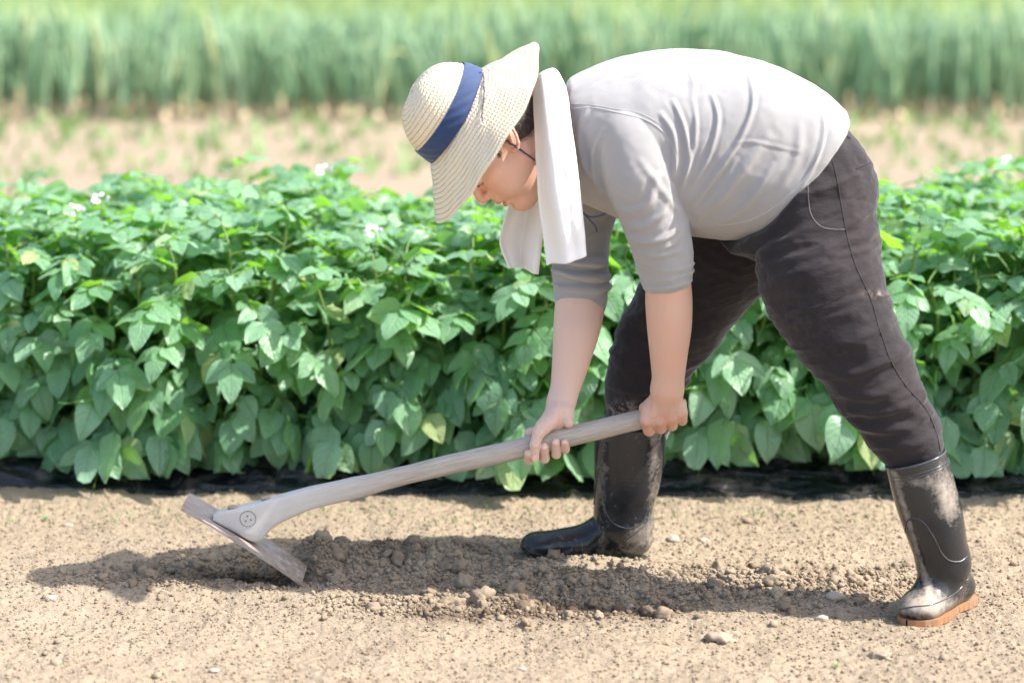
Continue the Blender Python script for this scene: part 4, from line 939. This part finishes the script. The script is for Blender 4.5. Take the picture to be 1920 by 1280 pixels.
L_ = [([(1410, 520), (1470, 490), (1540, 470), (1600, 445)], 10, .006), ([(1400, 500), (1460, 455), (1520, 430), (1580, 425)], 10, .005), ([(1590, 452), (1625, 440), (1645, 410)], 9, .007), ([(1590, 425), (1620, 405), (1640, 385)], 7, .006),
      ([(1450, 560), (1530, 555), (1600, 530), (1650, 500)], 9, .004), ([(1480, 585), (1560, 575), (1640, 545)], 7, .004), ([(1600, 640), (1650, 615), (1680, 590)], 9, .006), ([(1550, 690), (1610, 700), (1670, 670), (1705, 640)], 10, .008),
      ([(1565, 730), (1620, 745), (1680, 725), (1720, 690)], 9, .009), ([(1590, 765), (1640, 775), (1700, 760), (1738, 735)], 8, .009), ([(1600, 795), (1650, 805), (1710, 800), (1750, 770)], 8, .008), ([(1620, 825), (1670, 838), (1730, 825), (1765, 800)], 8, .006),
      ([(1560, 480), (1620, 470), (1650, 455)], 6, .004), ([(1300, 470), (1340, 500), (1400, 520)], 8, .005), ([(1200, 560), (1260, 570), (1330, 600)], 9, .005), ([(1160, 620), (1220, 640), (1300, 650)], 9, .006), ([(1150, 680), (1200, 690), (1280, 680)], 9, .007),
      ([(1140, 720), (1200, 735), (1270, 715)], 8, .007), ([(1140, 755), (1190, 765), (1260, 750)], 7, .006), ([(1575, 250), (1600, 290), (1625, 330)], 10, -.005), ([(1600, 300), (1620, 315), (1635, 310)], 6, .004), ([(1540, 300), (1570, 330), (1580, 370)], 12, .004),
      ([(1640, 560), (1665, 555), (1685, 540)], 6, .005)]
d3 = 0.7 * ridges(tv, tn, L_, 0.0) + 0.005 * vnoise(tv * np.array([7, 7, 16])) + 0.0028 * vnoise(tv * np.array([18, 18, 34]) + 5) + 0.0008 * vnoise(tv * 70)
rn = tv @ np.array([[0.93, 0, -0.36], [0, 1, 0], [0.36, 0, 0.93]]); d3 += 0.0045 * np.clip(1 - 1.8 * np.abs(vnoise(rn * np.array([7, 6, 26]) + 2.7)), 0, 1) ** 1.5 + 0.002 * np.clip(1 - 2 * np.abs(vnoise(rn * np.array([16, 14, 60]) + 8)), 0, 1)
near_k = np.exp(-((pb - 770) / 70) ** 2); rot = np.stack([tv[:, 0] * 0.5 + tv[:, 2], tv[:, 1] * 0.4, tv[:, 0] * 0.2], 1)
d3 += near_k * 0.005 * vnoise(rot * np.array([38, 14, 8]))
tv2 = tv + tn * d3[:, None]; dust = 0.9 * np.exp(-((pa - 1165) / 35) ** 2 - ((pb - 768) / 14) ** 2) + 0.05 * np.exp(-((pa - 1480) / 90) ** 2 - ((pb - 600) / 60) ** 2) + 0.5 * np.exp(-((pa - 1640) / 22) ** 2 - ((pb - 552) / 6) ** 2)
attr(tme, "dust", dust); tme.vertices.foreach_set("co", (tv2 - pbase).astype(np.float32).ravel()); tme.update(); tro = link("trousers", tme, person)
tb = bvh_of(tv2, faces_of(tme))
seam("side_seam", tb, [(1560, 300), (1570, 340), (1580, 400), (1590, 450), (1605, 500), (1632, 560), (1650, 620), (1672, 680), (1700, 725), (1735, 765), (1755, 810), (1763, 845)], 0.0016, MAT['thread'], tro, 110, -0.0002)
seam("pocket_edge", tb, [(1515, 335), (1516, 375), (1522, 405), (1540, 425), (1565, 430), (1584, 430)], 0.0009, MAT['piping'], tro, 60, 0.0)
seam("pocket_edge", tb, [(1605, 318), (1618, 312), (1632, 306)], 0.0016, MAT['thread'], tro, 20, 0.0)
seam("belt_loop", tb, [(1578, 248), (1586, 255), (1594, 261)], 0.003, MAT['thread'], tro, 14, 0.0)
seam("knee_seam", tb, [(1480, 578), (1520, 577), (1560, 565), (1622, 530)], 0.0009, MAT['thread'], tro, 50, 0.0)

# ------------------------------------------------------------------ boots
def boot(shaft, foot, ground, solefn, name, lab, bounds, h, dustf):
    return None
# far boot (right foot), flat on the soil, pointing left
YF = 0.19
gh = G(1195, 1036); gt = G(990, 1041); fz = 0.0
def Bt(px, py, Y=0.2, r=10): return (px, py, Y, r)
fb = chain([(1182, 796, .205, 68), (1180, 850, .205, 67), (1175, 905, .205, 62), (1166, 950, .205, 53), (1163, 978, .205, 49)], 0.01, 0.01)
fb += chain([(1172, 975, .205, 46), (1150, 990, .205, 42), (1100, 1010, .205, 31), (1050, 1018, .202, 26), (1005, 1022, .198, 25)], 0.03, 0.02)
fb += chain([(1183, 985, .205, 43), (1188, 1010, .205, 32)], 0.02) + [EL(P(1192, 1012, .205), (.034, .034, .026), None, .015), EL(P(1014, 1020, .198), (.044, .043, .0245), None, .012), EL(P(1075, 1018, .203), (.06, .040, .026), None, .02)]
solez = P(1100, 1043, .205)[2]
fb.append(((lambda Q: solez - Q[:, 2] + 0.0), 'i', 0.004))
topc = P(1182, 797, .205); fb.append(((lambda Q: (Q - topc) @ unit([0.10, 0, 1]) - 0.004), 'i', 0.003))
fb.append(RC(topc + np.array([.006, 0, .03]), topc + np.array([0.003, 0, -0.012]), .0660, .0660, .003, 's'))
fme, fv = mesh_sdf("rubber_boot", fb, (-0.02, 0.05, -0.02), (0.36, 0.34, 0.40), 0.0022, MAT['boot'])
pa, pb = proj(fv[:, 0], fv[:, 1], fv[:, 2])
attr(fme, "dust", 0.24 + 0.35 * np.exp(-((pa - 1195) / 32) ** 2 - ((pb - 1005) / 22) ** 2) + 0.2 * np.exp(-((pa - 1225) / 14) ** 2) + 0.18 * np.exp(-((pb - 1040) / 12) ** 2) + 0.15 * np.exp(-((pa - 1128) / 10) ** 2))
fme.vertices.foreach_set("co", (fv - pbase).astype(np.float32).ravel()); fme.update(); fbo = tag(link("rubber_boot", fme, person), "black rubber boot on the far foot, pointing left")
fbb = bvh_of(fv, faces_of(fme))
def ellring(c, a, b, tilt, rad, yaw=0):
    ux_ = unit([1, 0, tilt]); return tube([c + a * math.cos(t) * ux_ + b * math.sin(t) * np.array([0, 1, 0]) for t in np.linspace(0, 6.2832, 60)], rad, 6, False)
seam("rubber_seam", fbb, [(1114, 945), (1122, 880), (1126, 900), (1133, 950), (1150, 980), (1180, 990), (1205, 978), (1214, 955)], 0.0016, MAT['rim'], fbo, 60, 0)
seam("rubber_seam", fbb, [(1170, 1015), (1190, 1000), (1208, 985), (1213, 975)], 0.0012, MAT['rim'], fbo, 24, 0)
seam("rubber_seam", fbb, [(990, 1003), (984, 1012), (986, 1026), (1000, 1036), (1020, 1040)], 0.0014, MAT["rim"], fbo, 30, 0)
for dz in (0.0, -0.012, -0.019):
    a_ = 0.0725 if dz == 0 else 0.0715; v, f = ellring(topc + np.array([0, 0, 0.002 + dz]), a_ + (0 if dz == 0 else 0.0006), a_ + (0 if dz == 0 else 0.0006), -0.10, 0.0025 if dz == 0 else 0.0012); child("boot_rim", v, f, MAT['rim'], fbo)
v, f = tube(spline([(P(985, 1040, .198) + np.array([0.002, 0, 0.004])), P(976, 1022, .17) + np.array([0, 0, 0]), P(1010, 1042, .158), P(1060, 1042, .165)], 24), 0.004, 6)

# near boot (left foot), planted, pointing left and toward the camera
heel = G(1812, 1118); toe = G(1697, 1172); fd = unit((toe - heel) * np.array([1, 1, 0])); fs = np.array([-fd[1], fd[0], 0.0]); heel = heel - fd * 0.0; FL = np.linalg.norm(toe - heel)
def fp(l, s, z): return heel + fd * l + fs * s + np.array([0, 0, z])
RF = np.array([fd, fs, [0, 0, 1.0]])
ank = P(1769, 1048, -0.19)
tp = P(1718, 862, -0.20); md = P(1747, 960, -0.205)
nb_ = chain([(1718, 862, -.20, 59), (1736, 930, -.203, 60), (1752, 985, -.203, 57), (1765, 1038, -.197, 50), (1772, 1062, -.193, 46)], .01) + [RC(ank, fp(0.052, 0, 0.045), .044, .036, .02)]
nb_ += [EL(fp(0.042, 0, 0.030), (.042, .036, .030), RF, .015), RC(ank, fp(0.13, 0, 0.055), .040, .030, .03), EL(fp(0.155, 0, 0.030), (.062, .043, .034), RF, .03), EL(fp(0.195, 0, 0.024), (.045, .043, .026), RF, .02), EL(fp(0.10, 0, 0.030), (.07, .038, .030), RF, .02)]
nb_.append(((lambda Q: 0.0075 - Q[:, 2]), 'i', 0.004))
axn = unit(tp - md)
rimn = unit(np.array([-0.17, 0.0, 0.97]) * 1.0); rimn = axn
nb_.append(((lambda Q: (Q - tp) @ rimn - 0.004), 'i', 0.003)); nb_.append(RC(tp + rimn * 0.04, tp - rimn * 0.012, .0550, .0550, .003, 's'))
nme, nvv = mesh_sdf("rubber_boot", nb_, (0.68, -0.40, -0.01), (1.02, -0.02, 0.40), 0.0022, MAT['boot'])
pa, pb = proj(nvv[:, 0], nvv[:, 1], nvv[:, 2])
dst = 0.13 + 0.55 * np.exp(-((pa - 1775 - (pb - 930) * 0.15) / 26) ** 2 - ((pb - 930) / 60) ** 2) + 0.5 * np.exp(-((pa - 1715) / 24) ** 2 - ((pb - 905) / 14) ** 2) + 0.33 * np.exp(-((pb - 1128) / 26) ** 2 - ((pa - 1725) / 60) ** 2) + 0.10 * sstep(1060, 1110, pb) + 0.45 * np.exp(-((pa - 1668 - (pb - 860) * 0.3) / 8) ** 2) + 0.2 * np.exp(-((pb - 1140) / 20) ** 2)
attr(nme, "dust", dst); nme.vertices.foreach_set("co", (nvv - pbase).astype(np.float32).ravel()); nme.update(); nbo = tag(link("rubber_boot", nme, person), "mud smeared black rubber boot with orange sole on the near foot")
nbb = bvh_of(nvv, faces_of(nme))
seam("rubber_seam", nbb, [(1697, 1000), (1700, 978), (1715, 971), (1732, 980), (1750, 1005), (1765, 1035), (1780, 1050), (1800, 1052), (1814, 1042)], 0.0016, MAT['rim'], nbo, 70, 0)
seam("rubber_seam", nbb, [(1686, 1142), (1710, 1137), (1750, 1132), (1790, 1112), (1815, 1085), (1826, 1060)], 0.0014, MAT['rim'], nbo, 60, 0)
uxr = unit(np.cross(rimn, [0, 1, 0])); uyr = np.cross(rimn, uxr)
for dz, rr, tr_r in ((0.003, 0.0605, 0.0028), (-0.014, 0.0618, 0.0014), (-0.020, 0.0619, 0.0014)):
    v, f = tube([tp + rimn * dz + rr * (math.cos(t) * uxr + math.sin(t) * uyr) for t in np.linspace(0, 6.2832, 60)], tr_r, 6, False); child("boot_rim", v, f, MAT['rim'], nbo)
def footprint(l):                                                   # half width of the sole along its length
    return np.interp(l, [-0.006, 0.0, 0.02, 0.05, 0.10, 0.16, 0.20, 0.225, 0.238, 0.243], [0.0, 0.018, 0.036, 0.038, 0.033, 0.046, 0.044, 0.030, 0.014, 0.0])
def sole_mesh(fpf, z0, z1, sc=1.0):
    ls = np.linspace(-0.006, 0.243, 120); V = []; 
    for zz in (0, 1):
        for sd in (-1, 1):
            for k, l in enumerate(ls):
                wdt = footprint(l) + 0.002; tread = (0.0010 if (k % 8) < 2 and zz == 0 and 8 < k < 108 else 0)
                V.append(fpf(l * sc, sd * (wdt - tread), z0 if zz == 0 else z1))
    n = 120; F = []
    for k in range(n - 1):
        a = [0 * n + k, 1 * n + k, 2 * n + k, 3 * n + k]
        F += [[a[0], a[0] + 1, a[1] + 1, a[1]], [a[2], a[3], a[3] + 1, a[2] + 1], [a[0], a[2], a[2] + 1, a[0] + 1], [a[1], a[1] + 1, a[3] + 1, a[3]]]
    return np.array(V), np.array(F)
v, f = sole_mesh(fp, -0.005, 0.0095); child("boot_sole", v, f, MAT['sole'], nbo, False)
fheel = P(1208, 1036, .205); fheel[2] = solez
v, f = sole_mesh(lambda l, s, z: fheel + np.array([-l - 0.0, s, z]), -0.010, 0.000, 1.05); child("boot_sole", v, f, MAT['rim'], fbo, False)

# ------------------------------------------------------------------ towel round the neck
rows = [((1026, 500), (1098, 477), -.150), ((1020, 450), (1095, 440), -.155), ((1012, 400), (1091, 395), -.160), ((1008, 350), (1085, 340), -.165), ((1005, 290), (1078, 285), -.160), ((1003, 225), (1070, 225), -.140),
        ((1001, 180), (1064, 180), -.100), ((1003, 158), (1058, 155), -.055), ((1006, 152), (1050, 150), -.010), ((1000, 160), (1045, 155), .04), ((985, 200), (1045, 190), .10), ((968, 300), (1035, 280), .125), ((955, 380), (1025, 370), .12), ((942, 425), (1018, 430), .115), ((938, 460), (1014, 465), .11), ((955, 503), (1008, 512), .11)]
Lp = spline([P(a[0], a[1], y) for a, b, y in rows], 150); Rp = spline([P(b[0], b[1], y + 0.004) for a, b, y in rows], 150); nv2 = 26
TWS = 1.0; vv = np.linspace(0, 1, nv2)[None, :, None]; Vt = Lp[:, None] * (1 - vv) + Rp[:, None] * vv
tq = np.linspace(0, 1, 150)[:, None]; amp = np.interp(tq, [0, .15, .45, .55, .62, .75, 1], [.013, .013, .009, .006, .008, .016, .020])
wave = amp * np.sin(vv[..., 0] * 5.2 + 0.8 + tq * 2.0) + 0.5 * amp * np.sin(vv[..., 0] * 11 + tq * 5) + 0.004 * vnoise(Vt.reshape(-1, 3) * 22).reshape(150, nv2) - 0.016 * np.sin(np.pi * vv[..., 0]) * TWS
dT = np.gradient(Vt, axis=0); dV = np.gradient(Vt, axis=1); nT = np.cross(dT, dV); nT /= np.linalg.norm(nT, axis=-1)[..., None] + 1e-9
Vt = Vt + nT * wave[..., None]
Vt += 0.0004 * vnoise(Vt.reshape(-1, 3) * 130).reshape(150, nv2, 1)
dT = np.gradient(Vt, axis=0); dV = np.gradient(Vt, axis=1); nT = np.cross(dT, dV); nT /= np.linalg.norm(nT, axis=-1)[..., None] + 1e-9
th = 0.0028; A_ = (Vt + nT * th).reshape(-1, 3); B_ = (Vt - nT * th).reshape(-1, 3); gf = grid_faces(150, nv2); N_ = 150 * nv2
ed = [i * nv2 for i in range(150)] + [149 * nv2 + j for j in range(1, nv2)] + [i * nv2 + nv2 - 1 for i in range(148, -1, -1)] + [j for j in range(nv2 - 2, 0, -1)]; ed = np.array(ed); en = np.roll(ed, -1)
tbase = P(1060, 490, -.15)
tw = mesh_np("towel", np.vstack([A_, B_]), np.concatenate([gf, gf[:, ::-1] + N_, np.stack([ed, ed + N_, en + N_, en], 1)]), MAT['towel'], loc=tbase)
hl = [A_.reshape(150, nv2, 3)[3, j] + nT[3, j] * 0.0006 for j in range(nv2)]; v_, f_ = tube(hl, 0.0011, 6); v2_, f2_ = tube([A_.reshape(150, nv2, 3)[6, j] for j in range(nv2)], 0.0009, 6); HEM = merge([(v_, f_), (v2_, f2_)])
tow = tag(link("towel", tw, loc=tbase), "white terry towel hanging round the man's neck", "towel")
link("stitched_hem", mesh_np("stitched_hem", HEM[0], HEM[1], MAT["towel"], loc=tbase), tow)
md_ = tow.modifiers.new("s", 'SUBSURF'); md_.levels = 1; md_.render_levels = 1
print("BUILD DONE", len(bv), len(sv), len(tv))
